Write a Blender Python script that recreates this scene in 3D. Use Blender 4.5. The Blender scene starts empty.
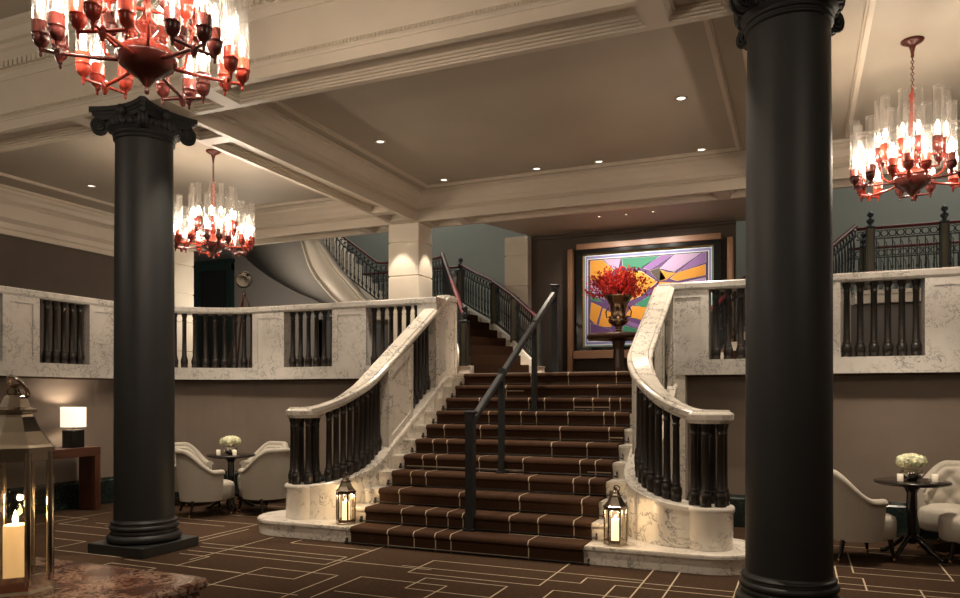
import bpy, math, random
from mathutils import Vector, Matrix, noise
random.seed(7)
PI = math.pi
C = bpy.context.scene.collection
sc = bpy.context.scene
AX = -3.06            # centre line of the staircase

# ------------------------------------------------------------------ materials
def mat(name, col, rough=.5, metal=0, spec=.5, emit=None, es=0, noise_=None, bump=0, bscale=200, coat=0):
    m = bpy.data.materials.new(name); m.use_nodes = True
    nt = m.node_tree; b = nt.nodes['Principled BSDF']
    b.inputs['Base Color'].default_value = (*col, 1)
    b.inputs['Roughness'].default_value = rough
    b.inputs['Metallic'].default_value = metal
    b.inputs['Specular IOR Level'].default_value = spec
    b.inputs['Coat Weight'].default_value = coat
    if emit:
        b.inputs['Emission Color'].default_value = (*emit, 1)
        b.inputs['Emission Strength'].default_value = es
    tc = nt.nodes.new('ShaderNodeTexCoord')
    if noise_:
        n = nt.nodes.new('ShaderNodeTexNoise'); n.inputs['Scale'].default_value = noise_[0]
        n.inputs['Detail'].default_value = 6
        r = nt.nodes.new('ShaderNodeValToRGB')
        a, c2 = noise_[1], noise_[2]
        r.color_ramp.elements[0].position = .3; r.color_ramp.elements[1].position = .7
        r.color_ramp.elements[0].color = (*[v*a for v in col], 1)
        r.color_ramp.elements[1].color = (*[min(1, v*c2) for v in col], 1)
        nt.links.new(tc.outputs['Object'], n.inputs['Vector'])
        nt.links.new(n.outputs['Fac'], r.inputs['Fac'])
        nt.links.new(r.outputs['Color'], b.inputs['Base Color'])
    if bump:
        n = nt.nodes.new('ShaderNodeTexNoise'); n.inputs['Scale'].default_value = bscale
        n.inputs['Detail'].default_value = 3
        bp = nt.nodes.new('ShaderNodeBump'); bp.inputs['Strength'].default_value = bump
        bp.inputs['Distance'].default_value = .01
        nt.links.new(tc.outputs['Object'], n.inputs['Vector'])
        nt.links.new(n.outputs['Fac'], bp.inputs['Height'])
        nt.links.new(bp.outputs['Normal'], b.inputs['Normal'])
    return m

def marble(name, base, vein, scale=2.2, thin=.035, rough=.22, seams=False, blotch=.0):
    m = bpy.data.materials.new(name); m.use_nodes = True
    nt = m.node_tree; L = nt.links; N = nt.nodes
    b = N['Principled BSDF']; b.inputs['Roughness'].default_value = rough
    tc = N.new('ShaderNodeTexCoord')
    warp = N.new('ShaderNodeTexNoise'); warp.inputs['Scale'].default_value = scale*.9; warp.inputs['Detail'].default_value = 5
    L.new(tc.outputs['Object'], warp.inputs['Vector'])
    mx = N.new('ShaderNodeVectorMath'); mx.operation = 'MULTIPLY_ADD'
    mx.inputs[1].default_value = (.9, .9, .9)
    L.new(warp.outputs['Color'], mx.inputs[0]); L.new(tc.outputs['Object'], mx.inputs[2])
    n = N.new('ShaderNodeTexNoise'); n.inputs['Scale'].default_value = scale*1.5; n.inputs['Detail'].default_value = 7
    n.inputs['Roughness'].default_value = .62
    L.new(mx.outputs[0], n.inputs['Vector'])
    s = N.new('ShaderNodeMath'); s.operation = 'SUBTRACT'; s.inputs[1].default_value = .5; L.new(n.outputs['Fac'], s.inputs[0])
    a = N.new('ShaderNodeMath'); a.operation = 'ABSOLUTE'; L.new(s.outputs[0], a.inputs[0])
    r = N.new('ShaderNodeValToRGB'); r.color_ramp.elements[0].position = 0; r.color_ramp.elements[1].position = thin
    r.color_ramp.elements[0].color = (1, 1, 1, 1); r.color_ramp.elements[1].color = (0, 0, 0, 1)
    L.new(a.outputs[0], r.inputs['Fac'])
    # veins come and go
    g = N.new('ShaderNodeTexNoise'); g.inputs['Scale'].default_value = scale*.8; g.inputs['Detail'].default_value = 3
    L.new(tc.outputs['Object'], g.inputs['Vector'])
    gr = N.new('ShaderNodeValToRGB'); gr.color_ramp.elements[0].position = .38; gr.color_ramp.elements[1].position = .56
    L.new(g.outputs['Fac'], gr.inputs['Fac'])
    mu = N.new('ShaderNodeMath'); mu.operation = 'MULTIPLY'; L.new(r.outputs['Color'], mu.inputs[0]); L.new(gr.outputs['Color'], mu.inputs[1])
    c2 = N.new('ShaderNodeMix'); c2.data_type = 'RGBA'
    c2.inputs[6].default_value = (*base, 1); c2.inputs[7].default_value = (*[v*.8 for v in base], 1)
    L.new(g.outputs['Fac'], c2.inputs[0])
    mix = N.new('ShaderNodeMix'); mix.data_type = 'RGBA'
    L.new(mu.outputs[0], mix.inputs[0]); L.new(c2.outputs[2], mix.inputs[6]); mix.inputs[7].default_value = (*vein, 1)
    L.new(mix.outputs[2], b.inputs['Base Color'])
    return m

def glass(name, tint=(1, 1, 1), gloss=.10, rough=.03, milky=0, edge=.75):
    m = bpy.data.materials.new(name); m.use_nodes = True
    nt = m.node_tree; nt.nodes.clear(); N = nt.nodes; L = nt.links
    o = N.new('ShaderNodeOutputMaterial'); t = N.new('ShaderNodeBsdfTransparent'); g = N.new('ShaderNodeBsdfGlossy')
    t.inputs['Color'].default_value = (*tint, 1); g.inputs['Roughness'].default_value = rough
    lw = N.new('ShaderNodeLayerWeight'); lw.inputs['Blend'].default_value = .35
    mm = N.new('ShaderNodeMath'); mm.operation = 'MULTIPLY_ADD'; mm.inputs[1].default_value = edge; mm.inputs[2].default_value = gloss*.6
    mm.use_clamp = True
    L.new(lw.outputs['Facing'], mm.inputs[0])
    x = N.new('ShaderNodeMixShader'); L.new(mm.outputs[0], x.inputs[0]); L.new(t.outputs[0], x.inputs[1]); L.new(g.outputs[0], x.inputs[2])
    if milky:
        d = N.new('ShaderNodeBsdfTranslucent'); d.inputs['Color'].default_value = (1, .96, .9, 1); d2 = N.new('ShaderNodeBsdfDiffuse'); d2.inputs['Color'].default_value = (1, .96, .9, 1)
        a = N.new('ShaderNodeMixShader'); a.inputs[0].default_value = .5; L.new(d.outputs[0], a.inputs[1]); L.new(d2.outputs[0], a.inputs[2])
        y = N.new('ShaderNodeMixShader'); y.inputs[0].default_value = milky; L.new(x.outputs[0], y.inputs[1]); L.new(a.outputs[0], y.inputs[2]); x = y
    L.new(x.outputs[0], o.inputs['Surface'])
    return m

def emis(name, col, st, sample=False):
    m = mat(name, (0, 0, 0), .6, emit=col, es=st)
    if not sample:
        try: m.cycles.emission_sampling = 'NONE'
        except Exception: pass
    return m

def wood(name, c1, c2, scale=3, rough=.35, axis='Z'):
    m = bpy.data.materials.new(name); m.use_nodes = True
    nt = m.node_tree; N = nt.nodes; L = nt.links; b = N['Principled BSDF']; b.inputs['Roughness'].default_value = rough
    tc = N.new('ShaderNodeTexCoord'); mp = N.new('ShaderNodeMapping')
    mp.inputs['Scale'].default_value = {'Z': (30, 30, 1.2), 'X': (1.2, 30, 30), 'Y': (30, 1.2, 30)}[axis]
    n = N.new('ShaderNodeTexNoise'); n.inputs['Scale'].default_value = scale; n.inputs['Detail'].default_value = 5
    r = N.new('ShaderNodeValToRGB'); r.color_ramp.elements[0].color = (*c1, 1); r.color_ramp.elements[1].color = (*c2, 1)
    r.color_ramp.elements[0].position = .3; r.color_ramp.elements[1].position = .7
    L.new(tc.outputs['Object'], mp.inputs['Vector']); L.new(mp.outputs[0], n.inputs['Vector']); L.new(n.outputs['Fac'], r.inputs['Fac']); L.new(r.outputs['Color'], b.inputs['Base Color'])
    return m

M = dict(
    ceil=mat('ceiling_paint', (.40, .352, .285), .55, noise_=(.9, .93, 1.06)),
    trim=mat('trim_paint', (.60, .53, .44), .45, noise_=(2, .95, 1.04)),
    dentil=mat('carved_trim', (.52, .45, .36), .5, bump=1.0, bscale=55),
    taupe=mat('taupe_fabric_wall', (.20, .158, .125), .85, noise_=(2.5, .93, 1.06), bump=.15, bscale=300),
    brown=mat('dark_brown_wall', (.085, .064, .05), .8, noise_=(2, .92, 1.06)),
    teal=mat('grey_green_wallcovering', (.19, .205, .185), .8, noise_=(40, .93, 1.06)),
    grey=mat('grey_plaster', (.20, .19, .185), .8),
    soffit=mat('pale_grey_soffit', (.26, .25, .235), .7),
    carpet=mat('dark_brown_carpet', (.056, .0325, .019), .95, noise_=(30, .82, 1.2), bump=.5, bscale=600, spec=.1),
    runner=mat('stair_carpet', (.050, .025, .014), .95, noise_=(60, .85, 1.2), bump=.5, bscale=700, spec=.1),
    line=mat('cream_carpet_line', (.50, .41, .30), .95, spec=.1),
    marble=marble('white_veined_marble', (.80, .745, .66), (.13, .125, .12), scale=2.8, thin=.022),
    marble2=marble('balcony_marble', (.66, .635, .59), (.14, .135, .13), scale=4.0, thin=.022),
    red_marble=marble('red_brown_marble', (.155, .060, .040), (.50, .36, .28), scale=6, thin=.09, rough=.12),
    dark_marble=marble('dark_green_marble', (.012, .020, .018), (.05, .07, .06), scale=6, thin=.03, rough=.25),
    column=mat('charcoal_column_paint', (.017, .0185, .019), .5, noise_=(5, .95, 1.05)),
    capital=mat('black_carved_plaster', (.008, .008, .0085), .6),
    bronze=mat('dark_bronze', (.017, .013, .0105), .36, spec=.6, noise_=(12, .8, 1.3)),
    rail=mat('charcoal_steel', (.022, .024, .026), .42, spec=.4),
    iron=mat('blackened_iron', (.018, .024, .028), .4, metal=.2),
    brassy=mat('aged_brass_post', (.085, .075, .045), .45, metal=.4),
    redwood=mat('dark_red_varnished_rail', (.085, .010, .012), .45, spec=.3),
    pier=mat('cream_stone_pier', (.76, .69, .58), .5, noise_=(3, .95, 1.04)),
    chair=mat('oatmeal_linen', (.50, .46, .395), .9, noise_=(120, .86, 1.12), bump=.25, bscale=400, spec=.2),
    legs=mat('black_lacquer_leg', (.012, .009, .008), .25, coat=.3),
    brass=mat('brass', (.75, .5, .22), .25, metal=1),
    nickel=mat('polished_nickel', (.66, .60, .52), .10, metal=1, spec=.5),
    lan=mat('brushed_nickel', (.42, .36, .29), .25, metal=1),
    red=mat('red_lacquer', (.36, .045, .026), .22, coat=.5, noise_=(6, .75, 1.15)),
    redd=mat('dark_oxblood_lacquer', (.10, .022, .018), .25, coat=.5),
    tube=glass('clear_tube_glass', gloss=.2, rough=.10, milky=.028, edge=.45),
    pane=glass('lantern_pane', (.97, .97, .95), .05),
    bulb=emis('hot_bulb', (1, .83, .62), 22),
    spotlamp=emis('spot_lamp_face', (1, .86, .66), 1.5),
    candle=mat('ivory_wax', (.80, .66, .42), .5, emit=(1, .62, .25), es=.16),
    glow_candle=mat('lit_wax', (.8, .66, .42), .5, emit=(1, .66, .34), es=1.0),
    flame=emis('candle_flame', (1, .66, .28), 45),
    shade=mat('white_lamp_shade', (.8, .74, .64), .8, emit=(1, .84, .66), es=.62),
    black=mat('gloss_black_ceramic', (.008, .008, .008), .15),
    walnut=wood('walnut_wood', (.052, .018, .010), (.115, .042, .024), 2, .3),
    walnuty=wood('walnut_wood_long', (.052, .018, .010), (.115, .042, .024), 2, .3, 'Y'),
    oak=wood('frame_oak', (.24, .12, .06), (.36, .19, .10), 2, .4),
    oakx=wood('frame_oak_long', (.24, .12, .06), (.36, .19, .10), 2, .4, 'X'),
    ped=wood('pedestal_wood', (.035, .016, .010), (.07, .032, .018), 2, .3),
    silver=mat('mercury_silver', (.62, .60, .56), .07, metal=1),
    vase=mat('antique_bronze_vase', (.36, .25, .17), .2, metal=1, noise_=(6, .7, 1.2)),
    petal=mat('cream_green_petal', (.86, .88, .58), .7, noise_=(14, .82, 1.25)),
    leaf=mat('dark_leaf', (.03, .06, .02), .6),
    redflower=mat('crimson_blossom', (.78, .035, .025), .55, noise_=(9, .55, 1.3)),
    twig=mat('dark_red_twig', (.22, .02, .03), .6),
    white=mat('white_stone', (.78, .72, .63), .4),
    door=mat('dark_teal_door', (.010, .026, .026), .4),
    void=mat('painted_opening_shade', (.006, .007, .008), .8),
    votive=mat('frosted_votive_glass', (.8, .75, .66), .3, emit=(1, .75, .45), es=.12),
    p_orange=mat('paint_orange', (.72, .30, .025), .6), p_purple=mat('paint_purple', (.115, .045, .16), .6),
    p_lilac=mat('paint_lilac', (.50, .34, .52), .6), p_green=mat('paint_green', (.035, .22, .12), .6),
    p_black=mat('paint_black', (.01, .01, .012), .5), p_white=mat('paint_white', (.82, .80, .78), .6),
    p_violet=mat('paint_violet_blue', (.26, .25, .50), .6), p_dviolet=mat('paint_mid_violet', (.25, .12, .33), .6),
    p_teal=mat('paint_teal', (.04, .20, .18), .6), p_dark=mat('paint_dark_brown', (.07, .05, .03), .6),
)

# ------------------------------------------------------------------ mesh builder
class MB:
    def __init__(s): s.v = []; s.f = []; s.m = []; s.sm = []
    def add(s, vs, fs, mi=0, smooth=False):
        o = len(s.v); s.v += [tuple(v) for v in vs]
        for f in fs: s.f.append([i+o for i in f]); s.m.append(mi); s.sm.append(smooth)
    def box(s, x0, x1, y0, y1, z0, z1, mi=0):
        s.add([(x0,y0,z0),(x1,y0,z0),(x1,y1,z0),(x0,y1,z0),(x0,y0,z1),(x1,y0,z1),(x1,y1,z1),(x0,y1,z1)],
              [(0,3,2,1),(4,5,6,7),(0,1,5,4),(1,2,6,5),(2,3,7,6),(3,0,4,7)], mi)
    def bbox(s, x0, x1, y0, y1, z0, z1, b=.01, mi=0):
        # box with chamfered vertical and top edges
        P = [(x0+b,y0),(x1-b,y0),(x1,y0+b),(x1,y1-b),(x1-b,y1),(x0+b,y1),(x0,y1-b),(x0,y0+b)]
        cx, cy = (x0+x1)/2, (y0+y1)/2
        def ins(p): return (p[0]+(b if p[0]<cx else -b), p[1]+(b if p[1]<cy else -b))
        rings = [[(*ins(p), z0) for p in P], [(*p, z0+b) for p in P], [(*p, z1-b) for p in P], [(*ins(p), z1) for p in P]]
        s.rings(rings, mi, False)
    def rings(s, rings, mi=0, smooth=True, cap0=True, cap1=True, closed=True):
        n = len(rings[0]); vs = [p for r in rings for p in r]; fs = []
        for i in range(len(rings)-1):
            for j in range(n if closed else n-1):
                k = (j+1) % n
                fs.append((i*n+j, i*n+k, (i+1)*n+k, (i+1)*n+j))
        s.add(vs, fs, mi, smooth)
        if cap0: s.add(rings[0], [tuple(reversed(range(n)))], mi)
        if cap1: s.add(rings[-1], [tuple(range(n))], mi)
    def lathe(s, prof, c=(0,0,0), n=16, mi=0, smooth=True, cap=True, axis=None, phase=0):
        rings = []
        R = Matrix.Identity(3)
        if axis: R = Vector((0,0,1)).rotation_difference(Vector(axis).normalized()).to_matrix()
        for r, z in prof:
            rings.append([tuple(Vector(c)+R@Vector((r*math.cos(2*PI*i/n+phase), r*math.sin(2*PI*i/n+phase), z))) for i in range(n)])
        s.rings(rings, mi, smooth, cap, cap)
    def tube(s, pts, r, n=8, mi=0, smooth=True):
        pts = [Vector(p) for p in pts]; rr = r if isinstance(r, (list, tuple)) else [r]*len(pts)
        rings = []; up = None
        for i, p in enumerate(pts):
            t = (pts[min(i+1, len(pts)-1)]-pts[max(i-1, 0)]).normalized()
            if up is None: up = t.orthogonal().normalized()
            up = (up-t*up.dot(t)).normalized(); b = t.cross(up)
            rings.append([tuple(p+(up*math.cos(2*PI*k/n)+b*math.sin(2*PI*k/n))*rr[i]) for k in range(n)])
        s.rings(rings, mi, smooth)
    def sweep(s, path, prof, mi=0, smooth=False, caps=True):
        # path: list of (x,y,z,nx,ny); prof: closed list of (n,z)
        rings = [[(x+nx*a, y+ny*a, z+h) for a, h in prof] for x, y, z, nx, ny in path]
        s.rings(rings, mi, smooth, caps, caps)
    def poly(s, pts, z0, z1, mi=0):
        s.rings([[(x, y, z0) for x, y in pts], [(x, y, z1) for x, y in pts]], mi, False)
    def torus(s, c, R, r, axis=(0,0,1), n=16, m=6, mi=0):
        Q = Vector((0,0,1)).rotation_difference(Vector(axis).normalized()).to_matrix(); vs = []; fs = []
        for i in range(n):
            a = 2*PI*i/n
            for j in range(m):
                b = 2*PI*j/m
                vs.append(Vector(c)+Q@Vector(((R+r*math.cos(b))*math.cos(a), (R+r*math.cos(b))*math.sin(a), r*math.sin(b))))
                fs.append((i*m+j, ((i+1)%n)*m+j, ((i+1)%n)*m+(j+1)%m, i*m+(j+1)%m))
        s.add(vs, fs, mi, True)
    def blob(s, c, r, n=6, m=4, mi=0, sq=(1,1,1)):
        rings = []
        for i in range(1, m):
            a = PI*i/m
            rings.append([(c[0]+r*sq[0]*math.sin(a)*math.cos(2*PI*k/n), c[1]+r*sq[1]*math.sin(a)*math.sin(2*PI*k/n), c[2]-r*sq[2]*math.cos(a)) for k in range(n)])
        s.rings(rings, mi, True)
    def build(s, name, mats, parent=None, loc=None):
        if not isinstance(mats, (list, tuple)): mats = [mats]
        off = Vector((0,0,0))
        if parent is not None:
            p = parent
            while p is not None: off += p.location; p = p.parent
        if loc is not None: off = off+Vector(loc)
        me = bpy.data.meshes.new(name)
        me.from_pydata([tuple(Vector(v)-off) for v in s.v], [], s.f)
        for m in mats: me.materials.append(m)
        for p, mi, sm in zip(me.polygons, s.m, s.sm): p.material_index = mi; p.use_smooth = sm
        me.update()
        o = bpy.data.objects.new(name, me); C.objects.link(o)
        if loc is not None: o.location = loc
        if parent is not None: o.parent = parent
        return o

def thing(name, label, cat, loc=(0,0,0), group=None):
    o = bpy.data.objects.new(name, None); C.objects.link(o); o.location = loc; o.empty_display_size = .1
    o['label'] = label; o['category'] = cat
    if group: o['group'] = group
    return o
def tag(o, label, cat, group=None):
    o['label'] = label; o['category'] = cat
    if group: o['group'] = group
    return o
def struct(o): o['kind'] = 'structure'; return o
KIDS = {}
def copy_tree(o, parent=None):
    c = o.copy(); C.objects.link(c)
    if parent is not None: c.parent = parent
    for ch in [k for k in bpy.data.objects if k.parent == o]:
        copy_tree(ch, c)
    return c
def place(o, loc, rz=0, label=None, group=None):
    o.location = loc; o.rotation_euler = (0, 0, rz)
    if label: o['label'] = label
    if group: o['group'] = group
    return o
def inst(me, name, parent, loc, sz=1, rz=0):
    o = bpy.data.objects.new(name, me); C.objects.link(o); o.parent = parent
    off = parent.location
    o.location = Vector(loc)-off; o.scale = (1, 1, sz); o.rotation_euler = (0, 0, rz)
    return o

# ------------------------------------------------------------------ path helpers
class Path:
    def __init__(s, pts):
        s.p = [Vector(p) for p in pts]; s.d = [0]
        for a, b in zip(s.p, s.p[1:]): s.d.append(s.d[-1]+(b-a).length)
        s.L = s.d[-1]
    def at(s, t):
        t = max(0, min(s.L, t))
        for i in range(len(s.p)-1):
            if t <= s.d[i+1]+1e-9:
                f = (t-s.d[i])/max(1e-9, s.d[i+1]-s.d[i]); return s.p[i].lerp(s.p[i+1], f)
        return s.p[-1]
    def nrm(s, t, e=.02):
        a, b = s.at(t-e), s.at(t+e); d = (b-a); d.z = 0; d.normalize(); return (-d.y, d.x)
    def sub(s, t0, t1, zf=None, step=.12):
        ts = sorted({t0, t1} | {d for d in s.d if t0 < d < t1})
        out = []
        for t in ts:
            p = s.at(t); nx, ny = s.nrm(t)
            if t == t0 or t == t1:
                q = s.nrm(t+(.03 if t == t0 else -.03)); nx, ny = q
            out.append((p.x, p.y, (zf(t) if zf else p.z), nx, ny))
        return out
def arc(cx, cy, r, a0, a1, n=12):
    return [(cx+r*math.cos(math.radians(a0+(a1-a0)*i/n)), cy+r*math.sin(math.radians(a0+(a1-a0)*i/n)), 0) for i in range(n+1)]

# ================================================================== SETTING
# floor with its woven line pattern
LINES = [('Y',-5.9,6.11,7.0),('Y',-5.31,5.48,6.7),('Y',-4.45,4.73,5.49),('X',5.5,-4.45,-3.67),('Y',-3.67,4.73,5.5),('Y',-3.94,5.24,6.75),('X',5.24,-5.09,-3.94),('X',6.16,-5.8,-4.01),('Y',-4.01,5.81,6.16),('X',5.81,-5.65,-4.01),('X',6.0,-5.67,-3.96),('X',6.52,-4.94,-3.93),('Y',-4.94,6.52,6.71),('Y',-3.46,4.82,5.54),('X',5.54,-3.46,-2.65),('X',6.0,-3.94,-3.03),('X',4.83,-4.55,-3.6),('X',6.35,-3.17,-1.2),('Y',-3.17,5.84,6.35),('X',5.84,-3.17,-1.96),('Y',-1.96,5.84,6.75),('X',6.05,-3.34,-1.67),('Y',-1.67,6.05,6.26),('Y',-2.93,5.35,5.72),('X',5.72,-2.93,-2.19),('Y',-2.19,5.35,5.72),('X',5.35,-2.93,-2.2),('Y',-2.65,4.9,5.54),('Y',-1.81,5.2,5.75),('X',5.75,-1.81,-.4),('Y',-1.2,4.9,6.8),('X',6.26,-1.67,-.47),('Y',-.97,5.2,6.82),('X',6.1,-1.39,-.47),('Y',-1.39,5.35,6.1),('Y',-.47,5.0,6.9),('Y',.29,6.87,7.59),('X',7.59,.29,1.27),('Y',.49,6.71,7.15),('X',7.15,.29,.49),('X',6.89,.29,1.7),('Y',.88,6.2,6.9),('X',6.71,.28,2.2),('Y',.43,7.34,8.25),('X',7.34,.43,1.18),('Y',1.18,7.34,8.05),('X',8.05,1.18,2.2),('Y',.88,8.83,9.37),('X',6.05,-7.87,-6.99),('X',5.73,-7.52,-6.99),('Y',-6.99,5.3,5.73),('X',5.3,-6.99,-6.0),('Y',-8.46,6.05,7.39),('X',6.8,-8.95,-8.26),('Y',-8.26,6.4,6.8),('X',6.4,-8.26,-6.6),('Y',-5.33,4.6,5.09),('X',5.09,-5.88,-5.33),('Y',-5.88,4.6,5.09),('X',5.25,-5.88,-4.53),('Y',-5.24,5.24,5.66),('X',5.66,-5.61,-5.24),('Y',-6.02,6.25,7.3),('X',7.3,-8.2,-6.02),('X',7.05,-7.6,-6.3),('Y',-7.6,6.5,7.05),('X',8.6,-7.9,-6.2),('Y',-6.2,7.9,8.6),('X',7.75,-6.9,-5.9),('X',6.62,-7.9,-6.7),('X',7.9,-9.0,-8.0),('Y',-8.0,7.1,7.9),('X',8.35,.6,1.9),('X',8.6,-.2,.9),('X',4.9,-2.4,-.9),('X',5.05,-3.4,-2.65)]
fl = MB()
fl.box(-14, 7, -4.4, 9.9, -.15, 0)
rng = random.Random(3)
def seg(kind, c, a, b, w=.013):
    z = .0025
    if kind == 'X': fl.add([(a-w/2,c-w/2,z),(b+w/2,c-w/2,z),(b+w/2,c+w/2,z),(a-w/2,c+w/2,z)], [(0,1,2,3)], 1)
    else: fl.add([(c-w/2,a-w/2,z),(c+w/2,a-w/2,z),(c+w/2,b+w/2,z),(c-w/2,b+w/2,z)], [(0,1,2,3)], 1)
for l in LINES: seg(*l)
for _ in range(90):      # the same pattern carried on towards and behind the camera
    x = rng.uniform(-9, 4); y = rng.uniform(-3.5, 4.0); a = rng.uniform(.4, 1.5); b = rng.uniform(.2, .8)
    seg('X', y, x, x+a); seg('Y', x, y, y+b)
    if rng.random() < .6: seg('X', y+b, x, x+a*rng.uniform(.4, 1.2))
struct(fl.build('floor', [M['carpet'], M['line']]))

# lower walls follow the balconies (L: left, R: mirrored)
def face_path(side, off=0, far=-4.3):
    r = 1.5+off
    pts = [(-9-off, far, 0), (-9-off, 7.7, 0)] + arc(-7.5, 7.7, r, 180, 90)[1:] + [(-4.55, 9.2+off, 0)]
    if side == 'R': pts = [(2*AX-x, y, z) for x, y, z in pts]
    return pts
for side, nm in (('L', 'wall_left'), ('R', 'wall_right')):
    sg = 1 if side == 'L' else -1
    p = Path(face_path(side, .22)); m = MB()
    m.sweep(p.sub(0, p.L), [(0, 0), (.12*sg, 0), (.12*sg, 1.795), (0, 1.795)]); struct(m.build(nm, M['taupe']))
    m = MB(); m.sweep(p.sub(0, p.L), [(-.035*sg, 0), (0, 0), (0, .38), (-.01*sg, .38), (-.02*sg, .35), (-.035*sg, .33)])
    struct(m.build('baseboard_'+('left' if side == 'L' else 'right'), M['dark_marble']))
# side of the stair block facing the room corners

# balcony slabs + landing
m = MB()
m.box(-11.7, -9.02, -4.3, 9.65, 1.78, 1.848); m.box(-9.05, -4.55, 9.22, 9.685, 1.78, 1.848)
m.poly([(-9.02, 7.7), (-9.02, 9.65), (-7.5, 9.65)]+[(x, y) for x, y, z in arc(-7.5, 7.7, 1.52, 90, 180)], 1.78, 1.848)
m.box(2*AX+9.02, 5.6, -4.3, 9.65, 1.78, 1.848); m.box(2*AX+4.55, 2*AX+9.05, 9.22, 9.685, 1.78, 1.848)
m.poly(list(reversed([(2*AX-x, y) for x, y in [(-9.02, 7.7), (-9.02, 9.65), (-7.5, 9.65)]+[(x, y) for x, y, z in arc(-7.5, 7.7, 1.52, 90, 180)]])), 1.78, 1.848)
m.box(-14, 7, 9.685, 17, 1.70, 1.847)
struct(m.build('floor_landing', M['carpet']))
m = MB(); m.box(-4.55, AX*2+4.55, 9.655, 9.98, 1.80, 1.868); struct(m.build('trim_1', M['white']))     # pale nosing of the landing

# upper side walls
m = MB(); m.box(-11.8, -11.65, -4.4, 11.0, 1.8, 5.4); struct(m.build('wall_upper_left', M['brown']))
m = MB(); m.box(5.5, 5.65, -4.4, 11.0, 1.8, 5.4); struct(m.build('wall_upper_right', M['brown']))
m = MB(); m.box(-11.8, 5.65, -4.5, -4.35, 0, 5.4); struct(m.build('wall_back', M['taupe']))
# hall behind
m = MB(); m.box(-13.9, 7, 16.5, 16.65, 1.8, 8.2); m.box(-13.95, -13.8, 11.4, 16.6, 1.8, 8.2); m.box(6.9, 7.05, 11.0, 16.6, 1.8, 8.2)
m.box(-14, 7, 11.42, 11.46, 4.9, 8.2)
struct(m.build('wall_hall', M['teal']))
m = MB(); m.box(-13.9, -9.5, 13.6, 13.7, 1.85, 5.6); m.box(-9.6, -9.5, 13.6, 16.4, 1.85, 3.2); m.box(.75, 6.9, 13.36, 13.42, 1.85, 3.0); struct(m.build('wall_hall_lower', M['grey']))
m = MB(); m.box(-13.9, -11.5, 11.46, 11.56, 1.85, 8); m.box(5.4, 6.9, 11.46, 11.56, 1.85, 8); struct(m.build('wall_return', M['grey']))
m = MB(); m.box(-14, 7, 11.4, 16.7, 8.2, 8.3); struct(m.build('ceiling_hall', M['soffit']))

# ceilings
Z0, Z1, ZF = 4.40, 4.87, 5.38
m = MB()
m.box(-11.8, 5.65, -4.4, 5.45, ZF, ZF+.1)
m.box(-11.8, 5.65, 5.8, 11.3, Z1, Z1+.1)
struct(m.build('ceiling', M['ceil']))
# raised bead lines that frame each panel
def frame_line(m, x0, x1, y0, y1, z, w=.07, h=.035):
    for k, (ww, hh) in enumerate(((w, h*.5), (w*.5, h))):
        m.box(x0-ww/2, x1+ww/2, y0-ww/2, y0+ww/2, z-hh, z+.002); m.box(x0-ww/2, x1+ww/2, y1-ww/2, y1+ww/2, z-hh, z+.002)
        m.box(x0-ww/2, x0+ww/2, y0+ww/2, y1-ww/2, z-hh, z+.002); m.box(x1-ww/2, x1+ww/2, y0+ww/2, y1-ww/2, z-hh, z+.002)
m = MB()
frame_line(m, -5.42, -.75, 6.5, 10.62, Z1)
frame_line(m, -10.95, -6.55, 6.5, 10.62, Z1); frame_line(m, .55, 4.9, 6.5, 10.62, Z1)
frame_line(m, -11.0, -1.2, -3.5, 4.75, ZF); frame_line(m, -.6, 4.9, -3.5, 4.75, ZF)
struct(m.build('trim_2', M['trim']))

# beams with coffered soffits
BX = ((-6.22, -5.76), (-.36, .10))
def coffers(m, x0, x1, y0, y1, cuts, along):
    # soffit frame at Z0 with recessed panels; cuts: list of (a,b) along the beam
    d = .085; e = .065
    m.box(x0, x1, y0, y1, Z0+d, Z0+d+.06)
    if along == 'X':
        m.box(x0, x1, y0, y0+e, Z0, Z0+d); m.box(x0, x1, y1-e, y1, Z0, Z0+d)
        pos = x0
        for a, b in cuts: m.box(pos, a, y0+e, y1-e, Z0, Z0+d); pos = b
        m.box(pos, x1, y0+e, y1-e, Z0, Z0+d)
        for a, b in cuts: steps(m, a, b, y0+e, y1-e)
    else:
        m.box(x0, x0+e, y0, y1, Z0, Z0+d); m.box(x1-e, x1, y0, y1, Z0, Z0+d)
        pos = y0
        for a, b in cuts: m.box(x0+e, x1-e, pos, a, Z0, Z0+d); pos = b
        m.box(x0+e, x1-e, pos, y1, Z0, Z0+d)
        for a, b in cuts: steps(m, x0+e, x1-e, a, b)
def steps(m, x0, x1, y0, y1):
    for k in (0, 1, 2):
        w = .012+.016*(2-k); z = Z0+.018+k*.022; q = z+.022 if k < 2 else Z0+.085
        w = .018*(k+1)
        m.box(x0, x1, y0, y0+w, z, q+.001); m.box(x0, x1, y1-w, y1, z, q+.001)
        m.box(x0, x0+w, y0+w, y1-w, z, q+.001); m.box(x1-w, x1, y0+w, y1-w, z, q+.001)
FB = (5.44, 5.92); RB = (10.93, 11.45)
m = MB()
m.box(-11.65, 5.5, FB[0], FB[1], Z0+.14, 5.5)
coffers(m, -11.65, 5.5, FB[0], FB[1], [(-11.4, -6.95), (-6.75, -6.4), (-5.62, -5.22), (-5.04, -1.1), (-.92, -.5), (.3, .7), (.88, 5.2)], 'X')
struct(m.build('trim_3', M['trim']))
m = MB()
m.box(-11.65, 5.5, RB[0], RB[1], Z0+.14, 5.0)
coffers(m, -11.65, 5.5, RB[0], RB[1], [(-10.8, -7.0), (-6.82, -6.4), (-5.6, -5.15), (-4.97, -1.1), (-.92, -.5), (.3, .7), (.88, 5.2)], 'X')
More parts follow.
